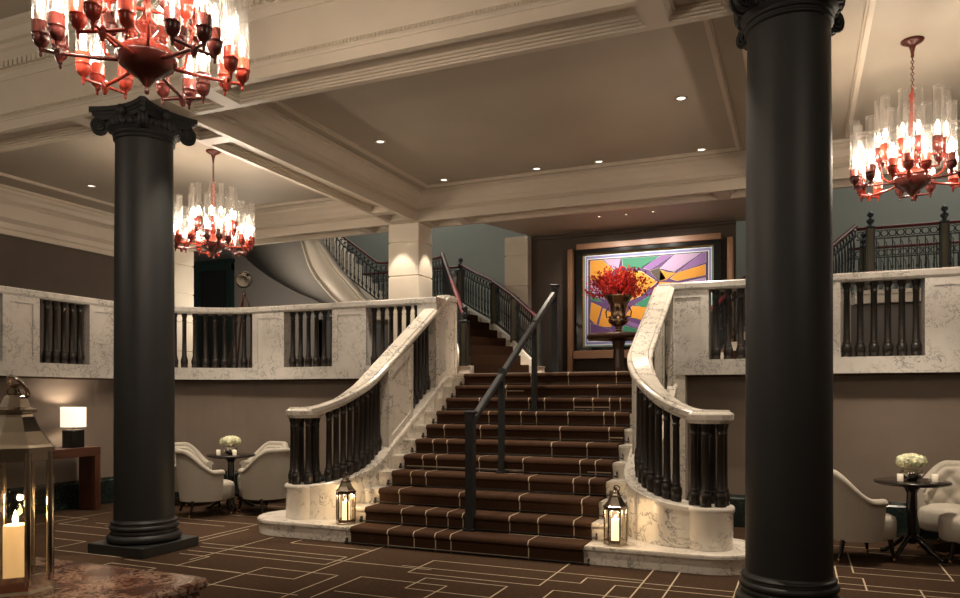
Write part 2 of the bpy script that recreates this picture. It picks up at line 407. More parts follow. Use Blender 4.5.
struct(m.build('trim_4', M['trim']))
for i, (a, b) in enumerate(BX):
    m = MB(); m.box(a, b, FB[1]-.01, RB[0]+.01, Z0+.14, 5.0)
    coffers(m, a, b, FB[1], RB[0], [(6.12, 6.5), (6.68, 10.15), (10.33, 10.72)], 'Y')
    struct(m.build('trim_%d' % (5+i), M['trim']))
# cornice profiles (n = distance out from the beam face)
def cornice(rect, z_b, z_t, name, mi=0, big=False):
    x0, x1, y0, y1 = rect
    pts = [(x0, y0, 0, 1, 1), (x1, y0, 0, -1, 1), (x1, y1, 0, -1, -1), (x0, y1, 0, 1, -1), (x0, y0, 0, 1, 1)]
    m = MB(); H = z_t-z_b
    prof = [(-.01, z_b), (.012, z_b), (.018, z_b+.012), (.018, z_b+.05), (.028, z_b+.055), (.03, z_b+.12*H/.3), (.045, z_b+.4*H), (.075, z_b+.62*H), (.11, z_b+.74*H), (.115, z_b+.86*H), (.145, z_b+.88*H), (.15, z_t+.01), (-.01, z_t+.01)]
    m.sweep(pts, prof, 0, False, False)
    # carved band
    m.sweep([(x, y, z, a, b) for x, y, z, a, b in pts], [(.0181, z_b+.006), (.030, z_b+.01), (.033, z_b+.03), (.030, z_b+.046), (.0181, z_b+.05)], 1, False, False)
    for (ax, ay, bx, by, nx, ny) in ((x0, y1, x1, y1, 0, -1), (x0, y0, x0, y1, 1, 0), (x1, y0, x1, y1, -1, 0)):
        n = int(math.hypot(bx-ax, by-ay)/.055); 
        for k in range(n):
            t = (k+.5)/n; px, py = ax+(bx-ax)*t, ay+(by-ay)*t; w = .018
            dx, dy = (w, 0) if nx == 0 else (0, w)
            qx, qy = px+nx*.032, py+ny*.032
            m.box(min(px, qx)-dx, max(px, qx)+dx, min(py, qy)-dy, max(py, qy)+dy, z_b+.012, z_b+.044, 1)
    struct(m.build(name, [M['trim'], M['dentil']]))
cornice((BX[0][1], BX[1][0], FB[1], RB[0]), Z0+.15, Z1, 'trim_7')
cornice((-11.65, BX[0][0], FB[1], RB[0]), Z0+.15, Z1, 'trim_8')
cornice((BX[1][1], 5.5, FB[1], RB[0]), Z0+.15, Z1, 'trim_9')
# tall fascia of the front room
m = MB(); pts = [(-11.65, FB[0], 0, 0, -1), (5.5, FB[0], 0, 0, -1)]
m.sweep(pts, [(-.01, 4.50), (.010, 4.50), (.012, 4.515), (.028, 4.53), (.028, 4.565), (.012, 4.58), (-.01, 4.585)], 0)
m.sweep(pts, [(-.01, 4.93), (.015, 4.93), (.03, 4.96), (.03, 5.0), (.05, 5.01), (.055, 5.09), (.075, 5.10), (.12, 5.16), (.15, 5.18), (.15, 5.23), (.19, 5.24), (.24, 5.31), (.30, 5.34), (.30, 5.39), (-.01, 5.39)], 0)
x = -11.5
while x < 5.4:
    m.box(x, x+.045, FB[0]-.095, FB[0]-.05, 5.02, 5.085, 0)
    m.box(x+.01, x+.035, FB[0]-.036, FB[0]-.02, 4.532, 4.562, 1); m.box(x+.045, x+.07, FB[0]-.036, FB[0]-.02, 4.532, 4.562, 1); x += .07
struct(m.build('trim_10', [M['trim'], M['dentil']]))
# crown on the dark side walls under the soffit, and the hall-side lip of the far beam
m = MB()
m.sweep([(-11.65, 5.9, 0, 1, 0), (-11.65, 10.95, 0, 1, 0)], [(0, 4.12), (.03, 4.12), (.035, 4.2), (.06, 4.22), (.08, 4.3), (.16, 4.36), (.18, 4.56), (0, 4.56)])
m.sweep([(5.5, 5.9, 0, -1, 0), (5.5, 10.95, 0, -1, 0)], [(0, 4.12), (.03, 4.12), (.035, 4.2), (.06, 4.22), (.08, 4.3), (.16, 4.36), (.18, 4.56), (0, 4.56)])
struct(m.build('trim_11', M['trim']))
# niche behind the landing, with its lower ceiling and stone piers
m = MB(); m.box(-4.5, -.97, 12.98, 13.08, 1.85, 4.5); struct(m.build('wall_niche', M['brown']))
m = MB(); m.poly([(-4.9, 11.44), (.4, 11.44), (.4, 13.1), (-4.5, 13.1), (-4.5, 12.75)], 4.43, 4.55); struct(m.build('ceiling_niche', M['ceil']))
m = MB()
for (a, b, c2, d) in ((-4.7, -4.62, 11.46, 12.8), (-3.4, -3.34, 11.46, 12.98)): pass
m.box(-4.45, -.97, 12.93, 12.98, 4.37, 4.44); m.box(-4.45, -.97, 12.88, 12.94, 4.41, 4.44)
struct(m.build('trim_12', M['brown']))

def stone_pier(x0, x1, y0, y1, z0, z1, label):
    t = thing('stone_pier', label, 'pier', ((x0+x1)/2, (y0+y1)/2, z0))
    h = .56; z = z0; k = 0; mm = MB()
    while z < z1-.02:
        q = min(z+h, z1)
        mm.bbox(x0, x1, y0, y1, z+.008, q-.008, .008); z = q
    mm.box(x0+.02, x1-.02, y0+.02, y1-.02, z0, z1)
    mm.build('shaft', M['pier'], t)
stone_pier(-6.31, -5.74, 10.94, 11.44, 1.85, 4.40, 'cream stone pier lit by a downlight behind the marble balustrade, beside the stair top')
stone_pier(-11.6, -10.98, 10.94, 11.44, 1.85, 4.40, 'cream stone pier half hidden behind the left black column')
stone_pier(-4.95, -4.5, 12.78, 13.2, 1.85, 4.43, 'pale stone pier between the grey green wall and the dark niche with the painting')

# door in the grey wall
m = MB()
m.box(-12.98, -12.82, 13.5, 13.62, 1.85, 4.55); m.box(-12.02, -11.86, 13.5, 13.62, 1.85, 4.55); m.box(-12.98, -11.86, 13.48, 13.62, 4.42, 4.62); m.box(-13.0, -11.84, 13.46, 13.6, 4.6, 4.66)
d = m.build('door_1', M['door']); struct(d)
m = MB(); m.box(-12.82, -12.02, 13.57, 13.59, 1.86, 4.42); m.build('door_opening_shade', M['void'], d)  # near-black sheet painted as the shade inside the door frame

# ================================================================== COLUMNS
def column(cx, cy, label):
    t = thing('round_column', label, 'column', (cx, cy, 0))
    m = MB(); m.bbox(cx-.365, cx+.365, cy-.365, cy+.365, 0, .10, .006); m.build('plinth', M['column'], t)
    def tor(r, z0, h, n=6): return [(r-h/2+h/2*math.sin(PI*i/n), z0+h/2-h/2*math.cos(PI*i/n)) for i in range(n+1)]
    m = MB(); m.lathe([(.29, .098)]+tor(.352, .10, .085)+[(.318, .187), (.308, .205), (.308, .215)]+tor(.328, .22, .055)+[(.308, .277), (.308, .286)]+tor(.313, .288, .022)+[(.288, .315), (.284, .33)], (cx, cy, 0), 56)
    m.build('base', M['column'], t)
    m = MB(); m.lathe([(.284, .32), (.283, 1.5), (.281, 2.6), (.275, 3.5), (.270, 4.12)], (cx, cy, 0), 64, cap=False); m.build('shaft', M['column'], t)
    m = MB()
    m.lathe([(.272, 4.085)]+tor(.29, 4.09, .022)+[(.274, 4.115), (.276, 4.13)]+tor(.296, 4.132, .016)+[(.28, 4.155), (.29, 4.165), (.325, 4.20), (.34, 4.235), (.33, 4.27), (.29, 4.275)], (cx, cy, 0), 48)
    for k in range(28):                       # egg band
        a = 2*PI*k/28; m.blob((cx+.325*math.cos(a), cy+.325*math.sin(a), 4.222), .034, 6, 6, sq=(1, 1, 1.1))
    # abacus with concave sides
    def ab(h, z0, z1, cut=.11):
        P = []
        for q in range(4):
            for i in range(9):
                u = -1+2*i/8; dd = h-cut*(1-u*u); x, y = u*(h-.03), -dd
                a = q*PI/2; P.append((cx+x*math.cos(a)-y*math.sin(a), cy+x*math.sin(a)+y*math.cos(a)))
        m.poly(P, z0, z1)
    ab(.335, 4.275, 4.325, .07); ab(.35, 4.325, 4.355, .075); ab(.37, 4.355, 4.40, .08)
    for q in range(4):                        # carved rosette in the middle of each side
        a = q*PI/2; dx, dy = math.sin(a), -math.cos(a)
        m.blob((cx+dx*.285, cy+dy*.285, 4.345), .058, 8, 6); 
        for s_ in (-1, 0, 1): m.blob((cx+dx*.325-dy*s_*.05, cy+dy*.325+dx*s_*.05, 4.25-abs(s_)*.01), .035, 6, 5, sq=(1, 1, 1.5))
    m.build('capital', M['capital'], t)
    for q in range(4):                        # corner volutes
        a = PI/4+q*PI/2; dx, dy = math.cos(a), math.sin(a); v = MB()
        c0 = Vector((cx+dx*.405, cy+dy*.405, 4.215))
        tan = Vector((-dy, dx, 0))
        for s_ in (-1, 1):
            pts = []; rr = []
            for i in range(44):
                f = i/43; th = PI/2+f*2.6*2*PI; R = .072*(1-f)**.75+.006
                pts.append(c0+Vector((dx, dy, 0))*(R*math.cos(th)*-1)+Vector((0, 0, 1))*R*math.sin(th)+tan*s_*(.028+.012*f)); rr.append(.013*(1-f*.4))
            v.tube(pts, rr, 5)
            v.lathe([(.012, 0), (.012, .012)], tuple(c0+tan*s_*.04), 8, axis=tuple(tan*s_))
        v.lathe([(.052, -.028), (.068, -.02), (.068, .02), (.052, .028)], tuple(c0), 18, axis=tuple(tan))
        v.tube([c0+Vector((-dx*.04, -dy*.04, .085)), c0+Vector((-dx*.12, -dy*.12, .075)), c0+Vector((-dx*.2, -dy*.2, .055))], .03, 6)
        v.build('volute', M['capital'], t)
    return t
column(-6.10, 5.68, 'tall round charcoal column with scrolled black capital, standing before the left chair group')
column(-.075, 5.66, 'tall round charcoal column right of the staircase, the nearer and wider of the two')

# ================================================================== MARBLE BALUSTRADES
def baluster_mesh(h, name='baluster'):
    m = MB()
    m.lathe([(.050, 0), (.052, .035), (.047, .045), (.054, .06), (.056, .11), (.050, .135), (.040, .15), (.046, .158), (.040, .168), (.036, .18), (.033, .4*h), (.031, h-.12), (.036, h-.115), (.036, h-.10), (.031, h-.095), (.033, h-.06), (.042, h-.04), (.044, h-.002)], (0, 0, 0), 12)
    me = bpy.data.meshes.new(name); me.from_pydata(m.v, [], m.f); me.materials.append(M['bronze'])
    for p, s_ in zip(me.polygons, m.sm): p.use_smooth = s_
    return me
BAL = baluster_mesh(.83)
BAL_H = .83

def balcony_rail(side, label, openings, Lmax=None):
    """openings in arc length from the stair end (s) outwards"""
    P = face_path(side, 0, 1.5)
    pts = list(reversed(P)); p = Path(pts)          # starts at the stair end
    sg = -1 if side == 'L' else 1                    # normal direction towards the wall behind
    n0 = p.nrm(.5)
    sgn = 1 if n0[1] > 0 else -1
    t = thing('marble_balustrade', label, 'balustrade', (pts[0][0], 9.2, 1.80))
    m = MB(); m.sweep(p.sub(0, p.L), [(a*sgn, z) for a, z in ((-.02, 1.80), (.30, 1.80), (.30, 1.965), (0, 1.965), (0, 1.985), (-.02, 1.965))] if False else [(a*sgn, z) for a, z in ((0, 1.80), (.30, 1.80), (.30, 1.98), (.0, 1.98))]); m.build('plinth', M['marble2'], t)
    m = MB(); m.sweep(p.sub(0, p.L), [(a*sgn, z) for a, z in ((-.005, 2.805), (.305, 2.805), (.325, 2.83), (.33, 2.885), (.32, 2.9), (-.02, 2.9), (-.03, 2.885), (-.025, 2.83))]); m.build('coping', M['marble2'], t)
    pos = 0
    for a, b in openings+[(p.L, p.L)]:
        if a-pos > .05:
            m = MB(); sub = lambda u, v: p.sub(u, v)
            m.sweep(sub(pos, a), [(x*sgn, z) for x, z in ((.012, 1.98), (.28, 1.98), (.28, 2.81), (.012, 2.81))])
            e = .09; w = a-pos
            if w > .35:
                m.sweep(sub(pos, pos+e), [(x*sgn, z) for x, z in ((0, 1.98), (.02, 1.98), (.02, 2.81), (0, 2.81))])
                m.sweep(sub(a-e, a), [(x*sgn, z) for x, z in ((0, 1.98), (.02, 1.98), (.02, 2.81), (0, 2.81))])
                m.sweep(sub(pos+e, a-e), [(x*sgn, z) for x, z in ((0, 1.98), (.02, 1.98), (.02, 2.05), (0, 2.05))])
                m.sweep(sub(pos+e, a-e), [(x*sgn, z) for x, z in ((0, 2.72), (.02, 2.72), (.02, 2.81), (0, 2.81))])
            else: m.sweep(sub(pos, a), [(x*sgn, z) for x, z in ((0, 1.98), (.02, 1.98), (.02, 2.81), (0, 2.81))])
            m.build('pier', M['marble2'], t)
        if b > a:
            n = 6 if .6 < b-a < 1 else max(2, round((b-a)/.137))
            for k in range(n):
                s_ = a+(b-a)*(k+.5)/n; q = p.at(s_); nx, ny = p.nrm(s_)
                inst(BAL, 'baluster', t, (q.x+nx*.12*sgn, q.y+ny*.12*sgn, 1.98))
        pos = b
    return t
sL = lambda X: -4.55-X
arcL = PI/2*1.5
LO = [(sL(-4.85), sL(-5.67)), (sL(-6.24), sL(-7.09)), (sL(-7.67), 2.95+arcL*.62+.35)]
base = 2.95+arcL
yo = lambda Y: base+(7.7-Y)
LO += [(yo(7.44), yo(6.70)), (yo(6.21), yo(5.47)), (yo(4.98), yo(4.24)), (yo(3.75), yo(3.0))]
balcony_rail('L', 'long white marble balustrade with bronze balusters curving round the left balcony', LO)
sR = lambda X: X-(2*AX+4.55)
RO = [(sR(-.99), sR(-.15)), (sR(.41), sR(1.22)), (2.95+.25, 2.95+1.1)]
RO += [(yo(7.3), yo(6.5)), (yo(6.0), yo(5.2)), (yo(4.7), yo(3.9))]
balcony_rail('R', 'white marble balcony balustrade right of the stairs, running behind the right column', RO)

# sloping balustrades of the main stair
def stair_rail(side, label):
    mir = (lambda x: x) if side == 'L' else (lambda x: 2*AX-x-.045)
    q_ = .5 if side == 'L' else .60
    raw = [(-4.66, 9.84, 0), (-4.66, 7.15+q_, 0)] + arc(-4.66-q_, 7.15+q_, q_, 0, -90, 14)[1:] + [(-4.66-q_-(.06 if side == 'L' else .14), 7.15, 0)]
    p = Path([(mir(x), y, z) for x, y, z in raw]); L0 = 9.84-7.15-q_; LT = p.L
    zt_, yt_, sl_ = (2.99, 9.60, .60) if side == 'L' else (2.905, 9.22, .58)
    def lin_(s_): return zt_-sl_*max(0, s_-(9.84-yt_))
    def zr(s_):
        if s_ <= L0: return lin_(s_)
        f = (s_-L0)/(LT-L0); z0 = lin_(L0); d = LT-L0
        h00 = 2*f**3-3*f*f+1; h10 = f**3-2*f*f+f; h01 = -2*f**3+3*f*f
        return h00*z0+h10*d*(-.60)+h01*1.43
    def zc(s_):
        if s_ <= L0: return 2.06-.575*s_ if s_ > .4 else 2.06-.575*.4
        f = (s_-L0)/(LT-L0); z0 = 2.06-.575*L0; d = LT-L0
        h00 = 2*f**3-3*f*f+1; h10 = f**3-2*f*f+f; h01 = -2*f**3+3*f*f
        return h00*z0+h10*d*(-.60)+h01*.55
    def fine(a, b, n=None):
        n = n or max(2, int((b-a)/.07)); out = []
        for i in range(n+1):
            s_ = a+(b-a)*i/n; q = p.at(s_); nx, ny = p.nrm(s_, .05); out.append((q.x, q.y, s_, nx, ny))
        return out
    def sw(m, a, b, prof_fn, mi=0, smooth=False, n=None):
        rings = []
        for x, y, s_, nx, ny in fine(a, b, n): rings.append([(x+nx*u, y+ny*u, z) for u, z in prof_fn(s_)])
        if side == 'R': rings = [list(reversed(r)) for r in rings]
        m.rings(rings, mi, smooth)
    t = thing('marble_stair_balustrade', label, 'balustrade', (mir(-4.66), 8.4, 0))
    e = p.at(LT)
    m = MB(); sw(m, 0, LT, lambda s_: [(-.14, .170), (.14, .170), (.14, zc(s_)-.03), (-.14, zc(s_)-.03)])
    sw(m, 0, LT, lambda s_: [(-.155, zc(s_)-.05), (.155, zc(s_)-.05), (.155, zc(s_)-.012), (.145, zc(s_)), (-.145, zc(s_)), (-.155, zc(s_)-.012)])
    m.lathe([(.21, .170), (.21, .50), (.225, .505), (.225, .54), (.215, .553)], (e.x, e.y, 0), 28)
    m.build('curb', M['marble'], t)
    m = MB()
    sw(m, 0, LT, lambda s_: [(-.085, zr(s_)-.13), (.085, zr(s_)-.13), (.10, zr(s_)-.105), (.12, zr(s_)-.095), (.125, zr(s_)-.05), (.115, zr(s_)-.035), (.09, zr(s_)-.025), (.08, zr(s_)-.008), (-.08, zr(s_)-.008), (-.09, zr(s_)-.025), (-.115, zr(s_)-.035), (-.125, zr(s_)-.05), (-.12, zr(s_)-.095), (-.10, zr(s_)-.105)])
    m.lathe([(.18, 1.30), (.205, 1.325), (.22, 1.335), (.225, 1.38), (.215, 1.395), (.19, 1.405), (.18, 1.422)], (e.x, e.y, 0), 10, smooth=False, phase=.3)
    m.build('handrail', M['marble'], t)
    # top post and middle pier
    for a, b in ((0, .68), (1.33, 1.95)):
        m = MB(); sw(m, a, b, lambda s_: [(-.105, zc(s_)-.02), (.105, zc(s_)-.02), (.105, zr(s_)-.11), (-.105, zr(s_)-.11)])
        for g in (-1, 1):
            o = sorted((g*.10, g*.118)); 
            for (u, v, lo, hi) in ((a, a+.08, 0, 0), (b-.08, b, 0, 0)):
                sw(m, u, v, lambda s_: [(o[0], zc(s_)), (o[1], zc(s_)), (o[1], zr(s_)-.12), (o[0], zr(s_)-.12)], n=1)
            sw(m, a+.08, b-.08, lambda s_: [(o[0], zc(s_)), (o[1], zc(s_)), (o[1], zc(s_)+.09), (o[0], zc(s_)+.09)], n=2)
            sw(m, a+.08, b-.08, lambda s_: [(o[0], zr(s_)-.22), (o[1], zr(s_)-.22), (o[1], zr(s_)-.12), (o[0], zr(s_)-.12)], n=2)
        m.build('pier', M['marble'], t)
    ss = [.68+.65*(k+.5)/6 for k in range(6)]
    n = 10; ss += [1.95+.07+(LT-.30-2.02)*k/(n-1) for k in range(n)]
    for s_ in ss:
        q = p.at(s_); h = zr(s_)-.125-zc(s_); inst(BAL, 'baluster', t, (q.x, q.y, zc(s_)-.003), h/BAL_H)
    for k in range(6):
        a = 2*PI*k/6+.4; inst(BAL, 'baluster', t, (e.x+.135*math.cos(a), e.y+.135*math.sin(a), .55), (1.302-.55)/BAL_H)
    return t
stair_rail('L', 'sloping white marble balustrade with bronze balusters on the left side of the brown stairs')
stair_rail('R', 'sloping white marble balustrade curling outwards on the right side of the brown stairs')
# the corner blocks that carry the balconies into the stair balustrades
for side in 'LR':
    mir = (lambda x: x) if side == 'L' else (lambda x: 2*AX-x)
    a, b = sorted((mir(-4.86), mir(-4.535)))
    m = MB(); m.box(a, b, 9.21, 9.82, 0, 1.83); struct(m.build('wall_stringer', M['marble']))

# ================================================================== MAIN STAIR
R_, T_, Y0 = .168, .29, 6.76
st = thing('main_staircase', 'broad marble staircase with a brown line-patterned carpet runner rising to the landing', 'staircase', (AX, Y0, 0))
m = MB()
def slab(z0, z1, g=0, mi=0):
    cx, cy, r = -5.33, 7.25, .48+g
    P = [(AX, 6.775-g)] + [(cx, 6.775-g)] + [(cx+r*math.cos(math.radians(a)), cy+r*math.sin(math.radians(a))) for a in range(-100, -271, -10)] + [(AX, 7.25+r)]
    Q = P+[(2*AX-x, y) for x, y in reversed(P[1:-1])]
    m.poly(list(reversed(Q)), z0, z1, mi)
slab(0, .135); slab(.135, .16, .018); slab(.16, .168, .01)
for k in range(2, 12):
    y = Y0+T_*(k-1)
    m.box(-4.53, 2*AX+4.53, y, 9.68, (k-1)*R_-.01, k*R_-.03); m.box(-4.53, 2*AX+4.53, y-.02, 9.68, k*R_-.03, k*R_)
m.build('marble_steps', M['marble'], st)
# carpet runner
CX0, CX1 = -4.33, -1.83
def runner_profile(off=0):
    pr = []
    for k in range(1, 12):
        y = Y0-.02+T_*(k-1); z = k*R_
        pr.append((y-off-.012, (k-1)*R_+.004+(off if k > 1 else 0)))
        pr.append((y-off-.012, z-.05))
        for i in range(6):
            a = math.radians(180-90*(i/5)); pr.append((y+.016+(.040+off)*math.cos(a)-.012, z-.030+(.045+off)*math.sin(a)))
        if k < 11: pr.append((Y0-.02+T_*k-.015-off, z+.016+off))
        else: pr.append((y+.06, z+.016+off))
    return pr
pr = runner_profile(); m = MB()
bot = [(pr[-1][0], .0), (pr[0][0], 0)]
m.add([(CX0, y, z) for y, z in pr]+[(CX1, y, z) for y, z in pr], [(i, i+1, len(pr)+i+1, len(pr)+i) for i in range(len(pr)-1)], 0, False)
for X in (CX0, CX1):     # side edges of the carpet, a thin strip following the steps
    inn = [(y+.02, z-.02) for y, z in pr]
    m.add([(X, y, z) for y, z in pr]+[(X, max(y, 0), z) for y, z in inn], [(i, i+1, len(pr)+i+1, len(pr)+i) for i in range(len(pr)-1)], 0)
LX = {1: [-3.88, -3.58, -3.34, -3.17, -2.36], 2: [-3.88, -3.59, -3.34, -3.17, -2.66, -2.36, -2.0], 3: [-4.07, -3.34, -2.66, -2.0], 4: [-4.08, -3.89, -2.66, -2.17, -2.0], 5: [-4.08, -3.9, -3.36, -2.83, -2.18, -2.01], 6: [-4.09, -3.9, -2.59, -2.18], 7: [-4.08, -3.59, -2.58, -2.0], 8: [-3.6, -3.17, -2.97, -2.57, -2.13, -2.0], 9: [-3.85, -3.17, -2.96, -2.58, -2.34, -2.13, -2.0], 10: [-3.59, -2.35], 11: [-3.34, -2.82, -2.18]}
po = runner_profile(.0025); per = 9
w = .0055
for k, xs in LX.items():
    sg_ = po[(k-1)*per:(k-1)*per+per]
    for X in xs:
        m.add([(X-w, y, z) for y, z in sg_]+[(X+w, y, z) for y, z in sg_], [(i, i+1, len(sg_)+i+1, len(sg_)+i) for i in range(len(sg_)-1)], 1)
def hline(k, f, x0, x1):
    y = Y0-.02+T_*(k-1)-.012-.0028; z = (k-1)*R_+.004+f*(R_-.06)
    m.add([(x0, y, z-.006), (x1, y, z-.006), (x1, y, z+.006), (x0, y, z+.006)], [(0, 1, 2, 3)], 1)
hline(1, .15, -3.88, -2.36); hline(4, .2, -3.89, -2.17); hline(5, .45, -4.3, -2.83); hline(5, .55, -2.1, -1.84); hline(9, .6, -2.58, -2.13); hline(7, .6, -2.0, -1.84); hline(10, .95, -3.59, -3.34)
def tline(k, f, x0, x1):
    y = Y0-.02+T_*(k-1+.15+.8*f); z = k*R_+.0190
    m.add([(x0, y-.006, z), (x1, y-.006, z), (x1, y+.006, z), (x0, y+.006, z)], [(0, 1, 2, 3)], 1)
tline(1, .8, -2.66, -1.9); tline(2, .8, -4.07, -3.88); tline(4, .7, -3.36, -2.8); tline(5, .8, -3.36, -2.59); tline(8, .5, -2.13, -2.0); tline(10, .5, -3.59, -2.82)
m.build('carpet_runner', [M['runner'], M['line']], st)
for k in range(1, 12):
    y = Y0-.045+T_*(k-1); z = (k-1)*R_+.018+(.016 if k > 1 else 0); m = MB()
    m.tube([(CX0-.06, y, z), (CX1+.06, y, z)], .0065, 6)
    for X in (CX0-.05, CX1+.05): m.tube([(X-.012, y, z), (X+.012, y, z)], .016, 8); m.box(X-.006, X+.006, y-.004, y+.03, z-.02, z+.045)
    m.build('stair_rod', M['bronze'], st)

# centre handrail
t = thing('centre_handrail', 'charcoal steel handrail on square posts up the middle of the brown stairs', 'handrail', (-3.08, 7.0, .168))
posts = [(7.0, .186, 1.39), (7.86, .69, 1.86), (9.0, 1.362, 2.50), (9.87, 1.85, 3.06)]
for i, (y, z0, z1) in enumerate(posts):
    m = MB(); big = i in (0, 3); r = .042 if big else .030
    m.box(-3.08-r, -3.08+r, y-r, y+r, z0, z1 if not big else z1-.10)
    m.box(-3.08-r-.02, -3.08+r+.02, y-r-.02, y+r+.02, z0, z0+.02)
    if big:
        m.bbox(-3.08-.046, -3.08+.046, y-.046, y+.046, z1-.105, z1-.02, .008); m.bbox(-3.08-.056, -3.08+.056, y-.056, y+.056, z1-.02, z1+.01, .006)
    m.build('post', M['rail'], t)
m = MB(); m.sweep([(-3.08, 7.03, 1.26, 1, 0), (-3.08, 9.84, 2.93, 1, 0)], [(-.032, 0), (.032, 0), (.034, .05), (.024, .066), (-.024, .066), (-.034, .05)])
m.build('rail', M['rail'], t)

# ================================================================== UPPER FLIGHTS
LZ = 1.848
def lin(pts, f):
    p = Path(pts); return p.at(f*p.L)
def flight(inner, outer, n, label, z0=LZ, z1=3.20, sides=True):
    t = thing('upper_flight', label, 'staircase', (inner[0][0], inner[0][1], z0))
    pi, po_ = Path(inner), Path(outer); m = MB(); cm = MB(); r = (z1-z0)/n
    for k in range(n):
        f0, f1 = k/n, 1.0
        a, b = pi.at(f0*pi.L), po_.at(f0*po_.L); c, d = pi.at((k+1)/n*pi.L), po_.at((k+1)/n*po_.L)
        z = z0+r*(k+1)
        P = [(a.x, a.y), (b.x, b.y), (d.x, d.y), (c.x, c.y)]
        area = sum(P[i][0]*P[(i+1)%4][1]-P[(i+1)%4][0]*P[i][1] for i in range(4))
        def ccw(Q): return Q if area > 0 else list(reversed(Q))
        m.poly(ccw(P), z0, z)
        def lp(u, v, f): return (u.x+(v.x-u.x)*f, u.y+(v.y-u.y)*f)
        Q = [lp(a, b, .13), lp(a, b, .87), lp(d, c, .13), lp(d, c, .87)]
        dx, dy = (a.x-c.x), (a.y-c.y); L = math.hypot(dx, dy); dx, dy = dx/L*.035, dy/L*.035
        Q = [(Q[0][0]+dx, Q[0][1]+dy), (Q[1][0]+dx, Q[1][1]+dy), Q[2], Q[3]]
        cm.poly(ccw(Q), z-r+.0, z+.015)
    m.build('steps', M['white'], t); cm.build('carpet', M['runner'], t)
    for q, off in (((pi, 0), (po_, 0)) if sides else ()):
        s = MB(); N = 16; rings = []
        for i in range(N+1):
            f = i/N; a = q.at(f*q.L); nx, ny = q.nrm(f*q.L); z = z0+(z1-z0)*f
            rings.append([(a.x+nx*u, a.y+ny*u, zz) for u, zz in ((-.05, z0+.001), (.05, z0+.001), (.05, z+.19), (.035, z+.205), (-.035, z+.205), (-.05, z+.19))])
        s.rings(rings, 0); s.build('stringer', M['white'], t)
    return t
IN_L = [(-4.73, 10.52, 0), (-5.5, 11.65, 0), (-6.05, 12.46, 0)]
OUT_L = [(-3.75, 11.12, 0), (-4.05, 11.5, 0), (-4.55, 12.15, 0), (-5.2, 12.85, 0), (-5.75, 13.22, 0), (-6.2, 13.6, 0)]
flight(IN_L, OUT_L, 8, 'narrow carpeted flight climbing away to the left beyond the landing')
IN_R = [(2*AX-x, y, z) for x, y, z in IN_L]
OUT_R = [(-1.2, 11.2, 0), (-.85, 12.0, 0), (-.5, 12.75, 0), (-.15, 13.5, 0)]
flight([(-.4, 10.8, 0), (.08, 11.8, 0), (.42, 12.55, 0), (.74, 13.22, 0)], OUT_R, 8, 'mirrored upper flight behind the right column and the marble balcony balustrade', sides=False)
# upper landings
m = MB(); m.box(-7.9, -6.0, 12.6, 16.4, 3.02, 3.20); struct(m.build('floor_upper_left', M['white']))
m = MB(); m.box(.8, 6.8, 13.25, 16.4, 3.02, 3.20); m.box(.8, 6.8, 13.2, 13.25, 3.14, 3.2); m.box(.8, 6.8, 13.22, 13.25, 3.0, 3.05); struct(m.build('floor_upper_right', M['white']))

